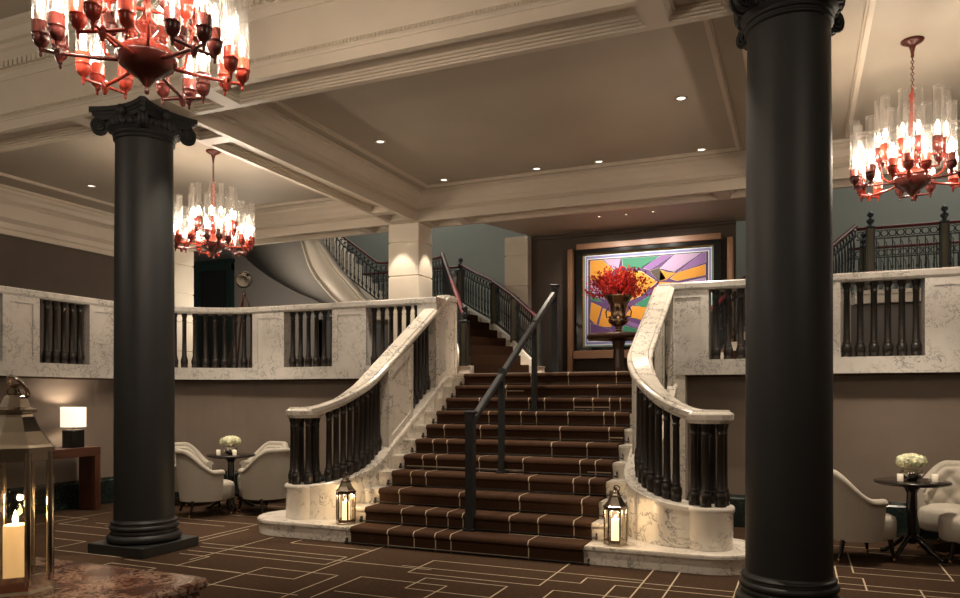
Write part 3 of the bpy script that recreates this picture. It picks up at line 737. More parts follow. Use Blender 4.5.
# iron balustrades
def iron_rail(pts, label, h=.75, newels=(), group=None, sp=.11):
    """pts: (x,y,z) of the foot line"""
    p = Path(pts)
    ph = Path([(x, y, 0) for x, y, z in pts])
    t = thing('iron_balustrade', label, 'balustrade', pts[0], group)
    def strip(name, z0, z1, wd, mt):
        m = MB(); N = max(4, int(p.L/.1)); rings = []
        for i in range(N+1):
            s_ = p.L*i/N; a = p.at(s_); nx, ny = p.nrm(s_)
            w2 = wd/2
            if name == 'handrail': pr_ = ((-w2, z0), (w2, z0), (w2*1.1, z0+.5*(z1-z0)), (w2*.6, z1), (-w2*.6, z1), (-w2*1.1, z0+.5*(z1-z0)))
            else: pr_ = ((-w2, z0), (w2, z0), (w2, z1), (-w2, z1))
            rings.append([(a.x+nx*u, a.y+ny*u, a.z+z) for u, z in pr_])
        m.rings(rings, 0, name == 'handrail'); m.build(name, mt, t)
    strip('handrail', h-.01, h+.035, .07, M['redwood']); strip('upper_rail', h-.17, h-.15, .022, M['iron']); strip('bottom_rail', .04, .065, .03, M['iron'])
    n = max(2, int(p.L/sp)); 
    key = round(h, 2)
    if key not in IRON:
        b = MB()
        b.box(-.008, .008, -.008, .008, .05, h-.15); 
        b.tube([(0, .0, .12), (.03, .0, .16), (.038, 0, .3), (.038, 0, h-.32), (.03, 0, h-.24), (0, 0, h-.2)], .006, 5)
        b.torus((0, 0, h-.083), .048, .008, (0, 1, 0), 12, 5); b.torus((.055, 0, h-.05), .02, .006, (0, 1, 0), 8, 4); b.torus((.055, 0, h-.118), .02, .006, (0, 1, 0), 8, 4)
        b.blob((0, 0, .32), .018, 6, 5, sq=(1, 1, 1.6)); b.torus((.0, 0, .14), .03, .006, (0, 1, 0), 8, 4)
        me = bpy.data.meshes.new('iron_baluster'); me.from_pydata(b.v, [], b.f); me.materials.append(M['iron']); IRON[key] = me
    for k in range(n):
        s_ = p.L*(k+.5)/n; a = p.at(s_); nx, ny = p.nrm(s_)
        inst(IRON[key], 'baluster', t, tuple(a), 1, math.atan2(-nx, ny))
    for nw in newels:
        s_, hh = nw[:2]; fin = len(nw) < 3
        a = p.at(s_*p.L); m = MB(); x, y, z = a
        m.box(x-.05, x+.05, y-.05, y+.05, z-.02, z+hh, 1)
        for dx in (-1, 1):
            for dy in (-1, 1): m.box(x+dx*.05-.012, x+dx*.05+.012, y+dy*.05-.012, y+dy*.05+.012, z-.02, z+hh)
        m.bbox(x-.065, x+.065, y-.065, y+.065, z+hh, z+hh+.04, .01); fin and m.lathe([(.05, 0), (.03, .02), (.03, .04), (.055, .07), (.055, .10), (.02, .13), (.018, .14), (.045, .165), (.05, .19), (.035, .22), (.005, .235)], (x, y, z+hh+.04), 12)
        m.build('newel_post', [M['iron'], M['brassy']], t)
    return t
IRON = {}
def zed(pts, za, zb):
    p = Path(pts); return [(x, y, za+(zb-za)*d/p.L) for (x, y, z), d in zip([tuple(v) for v in p.p], p.d)]
iron_rail(zed(OUT_L, LZ+.16, 3.40), 'black iron balustrade with dark red handrail on the outer side of the far left flight', newels=((.0, .74, 0), (.34, .72, 0), (.62, .72, 0), (1, .62)))
iron_rail(zed(IN_L, LZ+.16, 3.40), 'short iron balustrade rising from the pedestal beside the marble corner post at left', newels=((0.0, .66),))
iron_rail([(-6.05, 12.46, 3.35), (-6.3, 12.62, 3.35), (-7.5, 12.62, 3.35), (-8.3, 12.62, 3.93), (-8.75, 12.60, 4.4), (-9.1, 12.5, 4.9)], 'black iron balustrade climbing left above the curved white stringer')
iron_rail([(-6.2, 13.6, 3.25), (-8.6, 13.65, 3.25)], 'iron balustrade along the back of the upper left landing', h=.85)
iron_rail(zed([(-.4, 10.8, 0), (.08, 11.8, 0), (.42, 12.55, 0), (.80, 13.26, 0)], LZ+.16, 3.47), 'iron balustrade climbing behind the right black column, meeting the balcony-level rail')
iron_rail(zed(OUT_R, LZ+.16, 3.42), 'iron balustrade seen through the marble balusters just left of the right column', newels=((0, .72, 0),))
iron_rail([(.82, 13.27, 3.24), (3.6, 13.27, 3.24)], 'black iron balustrade with ball-topped posts and red handrail above the right balcony', h=.93, newels=((.07, .93), (.43, .93), (.82, .93)))
iron_rail([(.75, 14.3, 3.24), (4.2, 14.3, 3.24)], 'second iron balustrade with ball-topped posts, further back above the right balcony', h=.80, newels=((.07, .82), (.42, .82)))
# stone pedestals at the foot of the flights
for (x, y, lab) in ((-4.73, 10.50, 'pale round stone pedestal at the left foot of the narrow upper flight'), (-3.72, 11.08, 'pale round stone pedestal under the iron newel, right of the narrow flight'), (-1.2, 11.18, 'pale stone pedestal under the iron newel behind the right marble balustrade')):
    m = MB(); m.lathe([(.10, 0), (.10, .03), (.088, .035), (.088, .135), (.098, .14), (.098, .158)], (x, y, LZ), 20)
    tag(m.build('stone_pedestal', M['white'], loc=(x, y, LZ)), lab, 'pedestal')
# curved stair above left: stringer, soffit
UP = [(-7.45, 3.28), (-7.7, 3.41), (-8.1, 3.83), (-8.36, 4.10), (-8.78, 4.66), (-9.05, 5.15)]
LO_ = [(-8.0, 3.08), (-8.36, 3.38), (-8.58, 3.58), (-8.99, 4.06), (-9.22, 4.68), (-9.38, 5.15)]
FAR = [(-9.2, 3.30), (-9.56, 3.58), (-10.2, 3.85), (-11.0, 4.28), (-11.76, 4.84), (-12.1, 5.15)]
t = thing('curved_stair', 'curved flight seen from below, white moulded stringer above the left balcony', 'staircase', (-8.4, 12.5, 3.2))
def smooth_path(pts, n=24):
    out = []
    for i in range(n+1):
        f = i/n*(len(pts)-1); k = min(int(f), len(pts)-2); u = f-k
        p0, p1, p2, p3 = [pts[max(0, min(len(pts)-1, k+j))] for j in (-1, 0, 1, 2)]
        out.append(tuple(.5*((2*b)+(-a+c)*u+(2*a-5*b+4*c-d)*u*u+(-a+3*b-3*c+d)*u**3) for a, b, c, d in zip(p0, p1, p2, p3)))
    return out
up, lo, far = smooth_path(UP), smooth_path(LO_), smooth_path(FAR); m = MB()
def band(f0, f1, y, yb):
    rings = []
    for (ux, uz), (lx, lz) in zip(up, lo):
        a = (ux+(lx-ux)*f0, uz+(lz-uz)*f0); b = (ux+(lx-ux)*f1, uz+(lz-uz)*f1)
        rings.append([(a[0], y, a[1]), (b[0], y, b[1]), (b[0], yb, b[1]), (a[0], yb, a[1])])
    m.rings(rings)
band(0, 1, 12.5, 12.62); band(0, .10, 12.46, 12.62); band(.16, .22, 12.475, 12.6); band(.27, .30, 12.485, 12.6); band(.93, 1.0, 12.48, 12.6)
m.build('stringer', M['white'], t)
m = MB(); m.rings([[(lx, 12.6, lz), (fx, 13.58, fz), (fx, 13.58, fz+.12), (lx, 12.6, lz+.12)] for (lx, lz), (fx, fz) in zip(lo, far)], 0, True); m.build('soffit', M['soffit'], t)
m = MB()
for k in range(9):
    f = k/9; (ux, uz) = up[int(f*24)]; m.box(ux-.35, ux+.05, 12.62, 13.6, uz-.25, uz+.02)
m.build('steps', M['white'], t)

# ================================================================== ART, PEDESTAL, VASE
YA = 12.86
t = thing('framed_painting', 'large abstract painting of orange, purple and green patches in a black and oak frame', 'painting', (-2.38, YA, 1.86))
def fbar(name, x0, x1, z0, z1, y0, y1, mt, parent=t):
    m = MB(); m.bbox(x0, x1, y0, y1, z0, z1, .006); return m.build(name, mt, parent)
fbar('side_post', -3.77, -3.68, 1.86, 4.13, YA-.06, YA+.10, M['oak']); fbar('side_post', -1.09, -1.0, 1.86, 4.13, YA-.06, YA+.10, M['oak'])
fbar('top_rail', -3.60, -1.18, 4.10, 4.20, YA-.10, YA+.10, M['oakx']); fbar('bottom_rail', -3.66, -1.12, 2.20, 2.34, YA-.08, YA+.10, M['oakx'])
m = MB()
for (a, b, c, d) in ((-3.60, -1.18, 4.03, 4.10), (-3.60, -1.18, 2.34, 2.40), (-3.60, -3.50, 2.40, 4.03), (-1.30, -1.18, 2.40, 4.03)): m.box(a, b, YA-.07, YA+.08, c, d)
m.build('black_frame', M['black'], t)
# canvas in px coordinates of its own drawing: u 108..590, v 128(top)..432(bottom)
UX0, UX1, VZ0, VZ1 = -3.40, -1.40, 2.52, 3.92
def uv(px, py):
    u = (px-108)/482; top = 128-23*u; v = (py-top)/(432-top)
    return (UX0+(UX1-UX0)*u, VZ1-(VZ1-VZ0)*v)
m = MB(); m.box(-3.50, -1.30, YA+.0, YA+.04, 2.40, 4.03, 0)
y = YA-.002
def rect(x0, x1, z0, z1, mi, yy): m.add([(x0, yy, z0), (x1, yy, z0), (x1, yy, z1), (x0, yy, z1)], [(0, 1, 2, 3)], mi)
rect(-3.485, -1.315, 2.41, 4.02, 9, y); rect(-3.47, -1.33, 2.43, 4.0, 5, y-.001); rect(-3.455, -1.345, 2.45, 3.985, 6, y-.002); rect(-3.425, -1.375, 2.49, 3.945, 5, y-.003); rect(UX0-.01, UX1+.01, VZ0-.01, VZ1+.01, 4, y-.004)
rect(UX0, UX1, VZ0, VZ1, 1, y-.005)
PO = [(0, [(112,125),(168,123),(215,165),(195,215),(112,205)]), (2, [(168,125),(245,122),(235,160),(215,165)]), (3, [(245,122),(410,115),(330,165),(250,160)]), (7, [(410,112),(460,109),(360,172),(325,160)]), (2, [(460,110),(570,104),(460,180),(400,165)]), (7, [(570,104),(586,104),(586,145),(470,182)]), (0, [(586,150),(586,195),(470,215),(440,205),(470,182)]), (8, [(360,172),(400,160),(430,205),(400,215)]), (0, [(235,165),(330,170),(400,215),(330,270),(250,300),(200,230)]), (0, [(400,215),(430,208),(470,182),(440,180),(405,168)]), (2, [(112,205),(195,215),(180,280),(118,262)]), (3, [(112,240),(170,290),(118,280)]), (3, [(300,300),(395,250),(380,310),(330,312)]), (0, [(395,215),(480,220),(480,260),(395,248)]), (0, [(270,330),(290,303),(375,312),(350,365),(262,345)]), (0, [(118,284),(165,305),(140,378),(112,350)]), (0, [(168,308),(210,330),(205,385),(148,382)]), (1, [(112,362),(205,392),(225,432),(112,432)]), (7, [(225,345),(345,385),(330,400),(262,372)]), (3, [(255,375),(335,400),(300,432),(240,430)]), (0, [(335,400),(420,360),(420,432),(300,432)]), (2, [(480,220),(586,200),(586,300),(480,280)]), (0, [(420,290),(586,310),(586,380),(420,350)]), (3, [(430,360),(586,385),(586,432),(430,432)])]
for mi, P in PO:
    Q = [uv(*q) for q in P]; cx = sum(q[0] for q in Q)/len(Q); cz = sum(q[1] for q in Q)/len(Q)
    Q = [(max(UX0, min(UX1, a)), max(VZ0, min(VZ1, b))) for a, b in Q]
    def ring(s_, mi_, yy):
        V = [(cx+(a-cx)*s_, yy, cz+(b-cz)*s_) for a, b in Q]
        m.add(V, [tuple(range(len(V)))], mi_)
    ring(1.0, 4, y-.006); ring(.955, 5, y-.007); ring(.935, mi, y-.008)
m.build('canvas', [M['p_orange'], M['p_purple'], M['p_lilac'], M['p_green'], M['p_black'], M['p_white'], M['p_violet'], M['p_dviolet'], M['p_dark'], M['p_teal']], t)

t = thing('pedestal_table', 'round dark wood pedestal table on the landing carrying the bronze vase', 'table', (-2.66, 11.9, 1.85))
m = MB(); m.lathe([(.44, 2.45), (.50, 2.46), (.50, 2.52), (.47, 2.535), (0.01, 2.535)], (-2.66, 11.9, 0), 40); m.build('table_top', M['ped'], t)
m = MB(); m.lathe([(.26, 1.85), (.26, 1.89), (.12, 1.93), (.10, 2.0), (.085, 2.3), (.11, 2.42), (.2, 2.452)], (-2.66, 11.9, 0), 10, smooth=False); m.build('pedestal', M['ped'], t)
t = thing('bronze_urn', 'bronze urn vase filled with red blossom branches in front of the painting', 'vase', (-2.66, 11.9, 2.536))
z = 2.537
m = MB(); m.lathe([(.13, 0), (.135, .015), (.09, .03), (.045, .055), (.04, .08), (.06, .095), (.045, .11), (.10, .14), (.155, .18), (.165, .23), (.13, .265), (.125, .28), (.12, .33), (.14, .45), (.19, .55), (.235, .60), (.235, .612), (.19, .595), (.15, .50)], (-2.66, 11.9, z), 28); m.build('urn', M['vase'], t)
for s_ in (-1, 1):
    m = MB(); m.tube([(-2.66+s_*.13, 11.9, z+.28), (-2.66+s_*.19, 11.9, z+.27), (-2.66+s_*.205, 11.9, z+.36), (-2.66+s_*.16, 11.9, z+.43)], .012, 6); m.build('handle', M['vase'], t)
m = MB(); rf = random.Random(5)
for i in range(150):
    a = rf.uniform(0, 2*PI); el = rf.uniform(.10, 1.5) if i % 3 else rf.uniform(.5, 1.3); L = rf.uniform(.36, .60)*(1.0 if el < .9 else .92)
    d = Vector((math.cos(a)*math.cos(el), math.sin(a)*math.cos(el)*.7, math.sin(el)))
    c0 = Vector((-2.66+d.x*.08, 11.9+d.y*.08, z+.58)); c1 = c0+d*L*.5+Vector((0, 0, .03)); c2 = c0+d*L+Vector((0, 0, -.02 if el < .5 else 0))
    m.tube([c0, c1, c2], [.005, .004, .002], 4, 1)
    for k in range(11):
        f = .35+.65*k/10; q = c0.lerp(c2, f)+Vector([rf.uniform(-.028, .028) for _ in range(3)])
        m.blob(q, rf.uniform(.008, .016), 5, 4, 0, (1, 1, rf.uniform(1, 2.2)))
m.build('red_branches', [M['redflower'], M['twig']], t)['kind'] = 'stuff'

# ================================================================== CHANDELIERS
def make_chandelier(drop):
    t = thing('chandelier', '', 'chandelier', (0, 0, 0), 'red chandeliers with glass tubes')
    m = MB(); m.lathe([(.004, -.005), (.012, .0), (.014, .02), (.008, .03), (.02, .045), (.03, .06), (.05, .085), (.10, .115), (.145, .15), (.165, .19), (.168, .205), (.155, .21)], n=32); m.build('bowl', M['redd'], t)
    m = MB(); m.lathe([(.155, .208), (.15, .235), (.12, .265), (.07, .285), (.04, .30), (.035, .33), (.06, .36), (.065, .39), (.04, .42), (.025, .44), (.022, .47)]+[(r_, .47+.06*k+dz) for k in range(9) for r_, dz in ((.018, .005), (.032, .03), (.018, .055))]+[(.012, 1.02), (.01, 1.06)], n=20); m.build('stem', M['red'], t)
    cup = [(.002, -.088), (.006, -.084), (.009, -.072), (.006, -.064), (.012, -.058), (.012, -.042), (.017, -.036), (.030, -.025), (.040, -.005), (.043, .015), (.043, .03), (.046, .032), (.046, .037), (.043, .04), (.043, .10), (.041, .10), (.02, .09)]
    def cupset(pos, mt):
        c = MB(); c.lathe(cup, pos, 12); cu = c.build('candle_cup', mt, t)
        g = MB(); g.lathe([(.041, .07), (.041, .545)], pos, 16, cap=False); g.torus((pos[0], pos[1], pos[2]+.545), .041, .003, n=16, m=4); g.build('glass_tube', M['tube'], cu)
        b = MB(); b.lathe([(.012, .08), (.014, .10), (.014, .16)], pos, 8, 0); b.lathe([(.010, .16), (.019, .185), (.017, .21), (.004, .245)], pos, 8, 1); b.build('bulb', [M['white'], M['bulb']], cu)
    for k in range(6):
        a = PI/3*k+.35; d = Vector((math.cos(a), math.sin(a), 0)); n = Vector((-d.y, d.x, 0))
        m = MB(); h = d*.44+Vector((0, 0, .145))
        m.tube([d*.13+Vector((0, 0, .17)), d*.25+Vector((0, 0, .155)), h], [.013, .011, .011], 7)
        m.tube([h-n*.13, h+n*.13], .010, 6); m.tube([h, h+d*.085], .010, 6)
        m.lathe([(.01, -.05), (.022, -.02), (.026, 0), (.022, .02), (.01, .03)], tuple(h), 10); m.build('arm', M['redd'] if k % 2 else M['red'], t)
        for q in (h-n*.13, h+n*.13, h+d*.085): cupset(tuple(q+Vector((0, 0, .05))), M['redd'] if (k*3) % 2 else M['red'])
        a += PI/6; d = Vector((math.cos(a), math.sin(a), 0)); n = Vector((-d.y, d.x, 0)); m = MB(); h = d*.27+Vector((0, 0, .35))
        m.tube([d*.12+Vector((0, 0, .24)), d*.19+Vector((0, 0, .20)), d*.245+Vector((0, 0, .24)), h], .010, 7); m.tube([h-n*.085, h+n*.085], .010, 6); m.lathe([(.01, -.03), (.022, 0), (.01, .03)], tuple(h), 10); m.build('arm', M['red'], t)
        for q in (h-n*.085, h+n*.085): cupset(tuple(q+Vector((0, 0, .06))), M['red'] if k % 2 else M['redd'])
    return t
def hang(t, z, ztop, x, y):
    m = MB(); L = ztop-z; m.lathe([(.10, L-.001), (.10, L-.012), (.075, L-.03), (.03, L-.055), (.018, L-.10), (.010, L-.16)], n=24); m.build('canopy', M['redd'], t)
    m = MB(); c = 1.05; k = 0
    while c < L-.15:
        m.torus((0, 0, c+.02), .013, .0045, (1, 0, 0) if k % 2 else (0, 1, 0), 8, 5); c += .028; k += 1
    m.build('chain', M['redd'], t)
    t.location = (x, y, z)
CH = [((-7.32, 7.98, 3.41), Z1, 'red chandelier hanging behind the left column, over the left chair group'), ((.965, 8.05, 3.375), Z1, 'red chandelier with glass tubes at the right edge, hanging above the right balcony'), ((-3.43, 3.21, 3.275), ZF, 'large red chandelier nearest the camera, cut off at the top left')]
proto = make_chandelier(0); roots = [proto]+[copy_tree(proto) for _ in CH[1:]]
for r, ((x, y, z), zt, lab) in zip(roots, CH):
    hang(r, z, zt, x, y); r['label'] = lab
roots[2].rotation_euler = (0, 0, .5)

# ================================================================== DOWNLIGHTS
DL = [((-5.04, 8.53), Z1, 'recessed downlight alone at the left side of the main ceiling panel'), ((-5.03, 10.42), Z1, 'recessed downlight in the far left corner of the main ceiling panel'), ((-3.54, 10.44), Z1, 'recessed downlight left of the middle pair at the back of the ceiling panel'), ((-2.62, 10.47), Z1, 'recessed downlight, third from left along the back of the ceiling panel'), ((-1.22, 8.6), Z1, 'recessed downlight midway along the right side of the main ceiling panel'), ((-1.22, 10.50), Z1, 'recessed downlight in the far right corner of the main ceiling panel'), ((-10.3, 8.54), Z1, 'recessed downlight in the left ceiling panel beside the left column'),
      ((-5.42, 5.68), Z0+.085, 'downlight in the square coffer just right of the left capital'), ((-.70, 5.68), Z0+.085, 'downlight in the square coffer just left of the right capital'), ((-6.57, 5.68), Z0+.085, 'downlight in the coffer just left of the left capital'),
      ((-2.96, 11.84), 4.43, 'small bright downlight in the niche soffit, leftmost of three'), ((-2.53, 11.86), 4.43, 'small bright downlight in the niche soffit, middle of three'), ((-2.11, 11.85), 4.43, 'small bright downlight in the niche soffit, rightmost of three'),
      ((-6.0, 10.55), Z0+.085, 'small downlight in the beam coffer over the cream stone pier'), ((.52, 11.2), Z0+.085, 'small downlight in the far beam right of the right column'), ((-5.35, 11.2), Z0+.085, 'small downlight in the far beam beside the cream pier')]
pr0 = None
for i, ((x, y), z, lab) in enumerate(DL):
    if pr0 is None:
        pr0 = thing('downlight', lab, 'ceiling light', (0, 0, 0), 'recessed downlights')
        m = MB(); m.lathe([(.045, -.001), (.075, -.001), (.075, -.008), (.062, -.012), (.050, -.008), (.045, -.001)], n=24, cap=False); m.build('trim_ring', M['nickel'], pr0)
        m = MB(); m.lathe([(.048, -.003), (.02, -.012), (.001, -.013)], n=16); m.build('lamp', M['spotlamp'], pr0)
        o = pr0
    else: o = copy_tree(pr0)
    small = i >= 10; o.location = (x, y, z); o['label'] = lab; o.scale = (.45, .45, 1) if small else (1, 1, 1)

# ================================================================== LANTERNS
def lantern(R, H, N, lab, loc, cat_fl=True, phase=0, candle_r=.04, candle_h=.2, wax='glow_candle', mt='lan', hbf=.64, rs=1):
    t = thing('candle_lantern', lab, 'lantern', loc); x0, y0, z0 = loc; f = H/.54
    def ring(r, z): return [(x0+r*math.cos(2*PI*i/N+phase), y0+r*math.sin(2*PI*i/N+phase), z0+z) for i in range(N)]
    m = MB(); m.rings([ring(R*1.08, 0), ring(R*1.08, .012*f), ring(R, .018*f), ring(R, .035*f)], 0, False); m.build('base', M[mt], t)
    hb = hbf*H
    m = MB(); P = ring(R*.97, .03*f)
    for px, py, pz in P: m.tube([(px, py, pz), (px, py, z0+hb)], R*.095, 6)
    m.rings([ring(R, .035*f), ring(R, .05*f), ring(R*.9, .05*f), ring(R*.9, .035*f), ring(R, .035*f)], 0, False, False, False)
    m.rings([ring(R, hb-.02*f), ring(R, hb), ring(R*.9, hb), ring(R*.9, hb-.02*f), ring(R, hb-.02*f)], 0, False, False, False)
    m.build('frame', M[mt], t)
    g = MB(); a, b = ring(R*.95, .05*f), ring(R*.95, hb-.02*f)
    for i in range(N):
        k = (i+1) % N; g.add([a[i], a[k], b[k], b[i]], [(0, 1, 2, 3)])
    g.build('glass_panes', M['pane'], t)
    f *= rs; m = MB(); m.rings([ring(R*.9, hb), ring(R*1.10, hb), ring(R*1.10, hb+.012*f), ring(R*.98, hb+.02*f), ring(R*.72, hb+.055*f), ring(R*.52, hb+.095*f), ring(R*.48, hb+.105*f), ring(R*.60, hb+.108*f), ring(R*.60, hb+.115*f), ring(R*.42, hb+.122*f), ring(R*.30, hb+.15*f), ring(R*.05, hb+.165*f)], 0, False, cap0=False); m.build('roof', M[mt], t)
    m = MB(); c = (x0, y0, z0+hb+.165*f); m.lathe([(.02*f, -.01*f), (.022*f, .0), (.012*f, .015*f), (.02*f, .02*f)], c, 10)
    q = []
    for i in range(15):
        a = 2*PI*i/14; q.append((c[0]+.035*f*math.sin(a)*.8+.012*f, c[1]-.02*f*math.cos(a), c[2]+.002*f-.04*f*math.cos(a)*.0+.03*f*(math.sin(a*.5)**2)*.0+.028*f*math.cos(a)+.01*f))
    m.tube(q, .0065*f, 6); m.build('carrying_ring', M[mt], t)
    m = MB(); cz = z0+.036*f; m.lathe([(candle_r, 0), (candle_r, candle_h-.004), (candle_r-.004, candle_h), (.001, candle_h-.003)], (x0, y0, cz), 20); cd = m.build('candle', M[wax], t)
    m = MB(); h = candle_h; m.lathe([(.002*f, 0), (.007*f, .010*f), (.0065*f, .018*f), (.001, .038*f)], (x0, y0, cz+h), 8); m.build('flame', M['flame'], cd)
    return t
lantern(.105, .54, 6, 'small lit lantern on the marble step left of the stairs, at the balustrade foot', (-4.53, 6.94, .170), phase=.25)
lantern(.105, .54, 6, 'small lit lantern on the marble step right of the stairs', (2*AX+4.54, 6.94, .170), phase=.1)
TZ = .885
lantern(.114, .80, 8, 'large nickel lantern with a pillar candle on the red marble table, lower left', (-2.43, 1.72, TZ), phase=.39+.1, candle_r=.036, candle_h=.19, wax='candle', mt='nickel', hbf=.60, rs=.82)

# red marble table in the foreground
t = thing('marble_top_table', 'red-brown marble topped table in the lower left foreground under the big lantern', 'table', (-3.0, 1.5, 0))
m = MB()
def rr(x0, x1, y0, y1, r, z):
    P = []
    for cx, cy, a0 in ((x1-r, y1-r, 0), (x0+r, y1-r, 90), (x0+r, y0+r, 180), (x1-r, y0+r, 270)):
        for i in range(6):
            a = math.radians(a0+90*i/5); P.append((cx+r*math.cos(a), cy+r*math.sin(a), z))
    return P
X0, X1, YY0, YY1 = -4.1, -1.98, 1.0, 2.17
m.rings([rr(X0+.04, X1-.04, YY0+.04, YY1-.04, .03, TZ-.07), rr(X0+.025, X1-.025, YY0+.025, YY1-.025, .04, TZ-.06), rr(X0+.03, X1-.03, YY0+.03, YY1-.03, .04, TZ-.045), rr(X0+.005, X1-.005, YY0+.005, YY1-.005, .06, TZ-.035), rr(X0, X1, YY0, YY1, .06, TZ-.02), rr(X0+.006, X1-.006, YY0+.006, YY1-.006, .055, TZ-.006), rr(X0+.02, X1-.02, YY0+.02, YY1-.02, .05, TZ)], 0, False)
m.build('table_top', M['red_marble'], t)
m = MB(); m.bbox(X0+.15, X1-.15, YY0+.15, YY1-.15, 0, .12, .01); m.bbox(X0+.2, X1-.2, YY0+.2, YY1-.2, .12, TZ-.072, .01); m.build('cabinet', M['ped'], t)

# ================================================================== CONSOLE + LAMP (left wall)
t = thing('console_table', 'long walnut console table against the left taupe wall, behind the column', 'table', (-8.98, 6.4, 0))
cx0, cx1, cy0, cy1 = -9.12, -8.80, 5.35, 7.45
m = MB(); m.bbox(cx0, cx1, cy0, cy1, .74, .86, .005); m.build('table_top', M['walnuty'], t)
m = MB(); m.bbox(cx0, cx1, cy1-.09, cy1-.002, 0, .74, .005); m.build('leg', M['walnut'], t)
m = MB(); m.bbox(cx0, cx1, cy0+.002, cy0+.09, 0, .74, .005); m.build('leg', M['walnut'], t)
t = thing('table_lamp', 'glowing white drum table lamp on a black block base on the walnut console', 'lamp', (-8.97, 7.16, .86))
m = MB(); m.bbox(-9.06, -8.88, 7.06, 7.26, .861, 1.10, .004); m.build('base', M['black'], t)
m = MB(); m.lathe([(.012, 1.10), (.012, 1.2)], (-8.97, 7.16, 0), 8); m.build('stem', M['nickel'], t)
m = MB(); m.lathe([(.155, 1.135), (.155, 1.40), (.152, 1.40), (.152, 1.135), (.155, 1.135)], (-8.97, 7.16, 0), 36, cap=False); m.build('shade', M['shade'], t)

# ================================================================== CHAIRS, CAFE TABLES
def make_chair():
    t = thing('tub_chair', '', 'chair', (0, 0, 0), 'buttoned oatmeal tub chairs')
    # faces +x. plan: U-shape
    NA = 56; A = math.radians(118)
    def plan(th, r_in=0):      # th 0 = back (-x)
        rx, ry = .33-r_in, .315-r_in
        return (-rx*math.cos(th)*1.0+.0, ry*math.sin(th))
    def top(th):
        u = abs(th)/A; s_ = max(0, min(1, (u-.22)/.60)); s_ = s_*s_*(3-2*s_)
        return .86-.27*s_
    m = MB(); rings = []
    def flare(z, th): return 1+.10*max(0, (z-.25))*(1 if abs(th) < 1.6 else .6)
    for i in range(NA+1):
        th = -A+2*A*i/NA; zt = top(th); c = []
        for k in range(7):                      # outer from the bottom up
            z = .20+(zt-.03-.20)*k/6; x, y = plan(th); f = flare(z, th)*(1-.10*(1-k/6)**2); c.append((x*f, y*f, z))
        x, y = plan(th); f = flare(zt, th)
        nx, ny = x, y; L = math.hypot(nx, ny); nx, ny = nx/L, ny/L
        for k in range(9):                      # rolled top
            a = math.radians(-20+230*k/8); c.append((x*f+nx*(-.026+.048*math.cos(a)), y*f+ny*(-.026+.048*math.cos(a)), zt-.035+.044*math.sin(a)))
        for k in range(18):                     # inner, buttoned
            z = zt-.055-(zt-.055-.36)*k/17; x2, y2 = plan(th, .085); f2 = flare(z, th)
            U = th/A*5.0; V = (z-.36)/.115
            d = 0
            for bu in range(-6, 7):
                for bv in range(0, 6):
                    uu = bu*.5*2*.5+(.5 if False else 0); 
            # diamond grid of buttons
            g = abs(math.sin(PI*(U+V)/2))*abs(math.sin(PI*(U-V)/2))
            puff = .036*(g**.5) if k > 0 else 0
            q = 1-puff/.25+.05
            c.append((x2*f2*q, y2*f2*q, z))
        rings.append(c)
    m.rings(rings, 0, True, True, True, closed=False)
    # front faces of the arms
    for r in (rings[0], rings[-1]):
        cxm = sum(p[0] for p in r)/len(r); cym = sum(p[1] for p in r)/len(r)
    m.build('back_and_arms', M['chair'], t)
    m = MB(); rg = []
    for z, ins in ((.20, .03), (.22, .005), (.30, 0), (.375, .0), (.41, .012), (.43, .05), (.437, .12)):
        P = []
        for i in range(28):
            a = 2*PI*i/28; cx_ = math.copysign(abs(math.cos(a))**.62, math.cos(a)); sy = math.copysign(abs(math.sin(a))**.62, math.sin(a))
            P.append((.070+(.30-ins)*cx_, (.238-ins)*sy, z))
        rg.append(P)
    m.rings(rg, 0, True); m.build('seat', M['chair'], t)
    for sx, sy in ((.25, .20), (.25, -.20), (-.20, .19), (-.20, -.19)):
        m = MB(); ex = .03 if sx > 0 else -.05; m.tube([(sx, sy, .21), (sx+ex*.5, sy*1.04, .1), (sx+ex, sy*1.08, .035)], [.024, .018, .013], 10); lg = m.build('leg', M['legs'], t)
        m = MB(); m.lathe([(.010, 0), (.014, .008), (.014, .036), (.012, .04)], (sx+ex, sy*1.08, 0), 10); m.build('caster_cap', M['brass'], lg)
    return t
A_ = math.radians(23.03); ca, sa = math.cos(A_), math.sin(A_)
def uw(u, d): return (u*ca-d*sa, u*sa+d*ca)
chairs = [((-3.60, 9.83), 38, 'buttoned tub chair of the left group nearest the column, back towards the camera'), ((-2.86, 10.02), 140, 'tub chair of the left group nearest the stairs, curved back to the camera'), ((-4.20, 10.85), -35, 'tub chair at the rear of the left group, half hidden by the column'), ((-3.18, 11.05), -118, 'tub chair behind the left cafe table, its buttoned inside facing the camera'),
          ((3.56, 7.2), 4, 'tub chair beside the right column, facing right towards the small table'), ((4.80, 7.66), -140, 'tub chair behind the right cafe table with its buttoned back showing'), ((4.66, 6.95), 150, 'tub chair cut off by the right edge of the picture, nearest the camera there')]
cp = make_chair()
for i, ((u, d), ang, lab) in enumerate(chairs):
    o = cp if i == 0 else copy_tree(cp)
    x, y = uw(u, d); place(o, (x, y, .003), A_+math.radians(ang), lab)
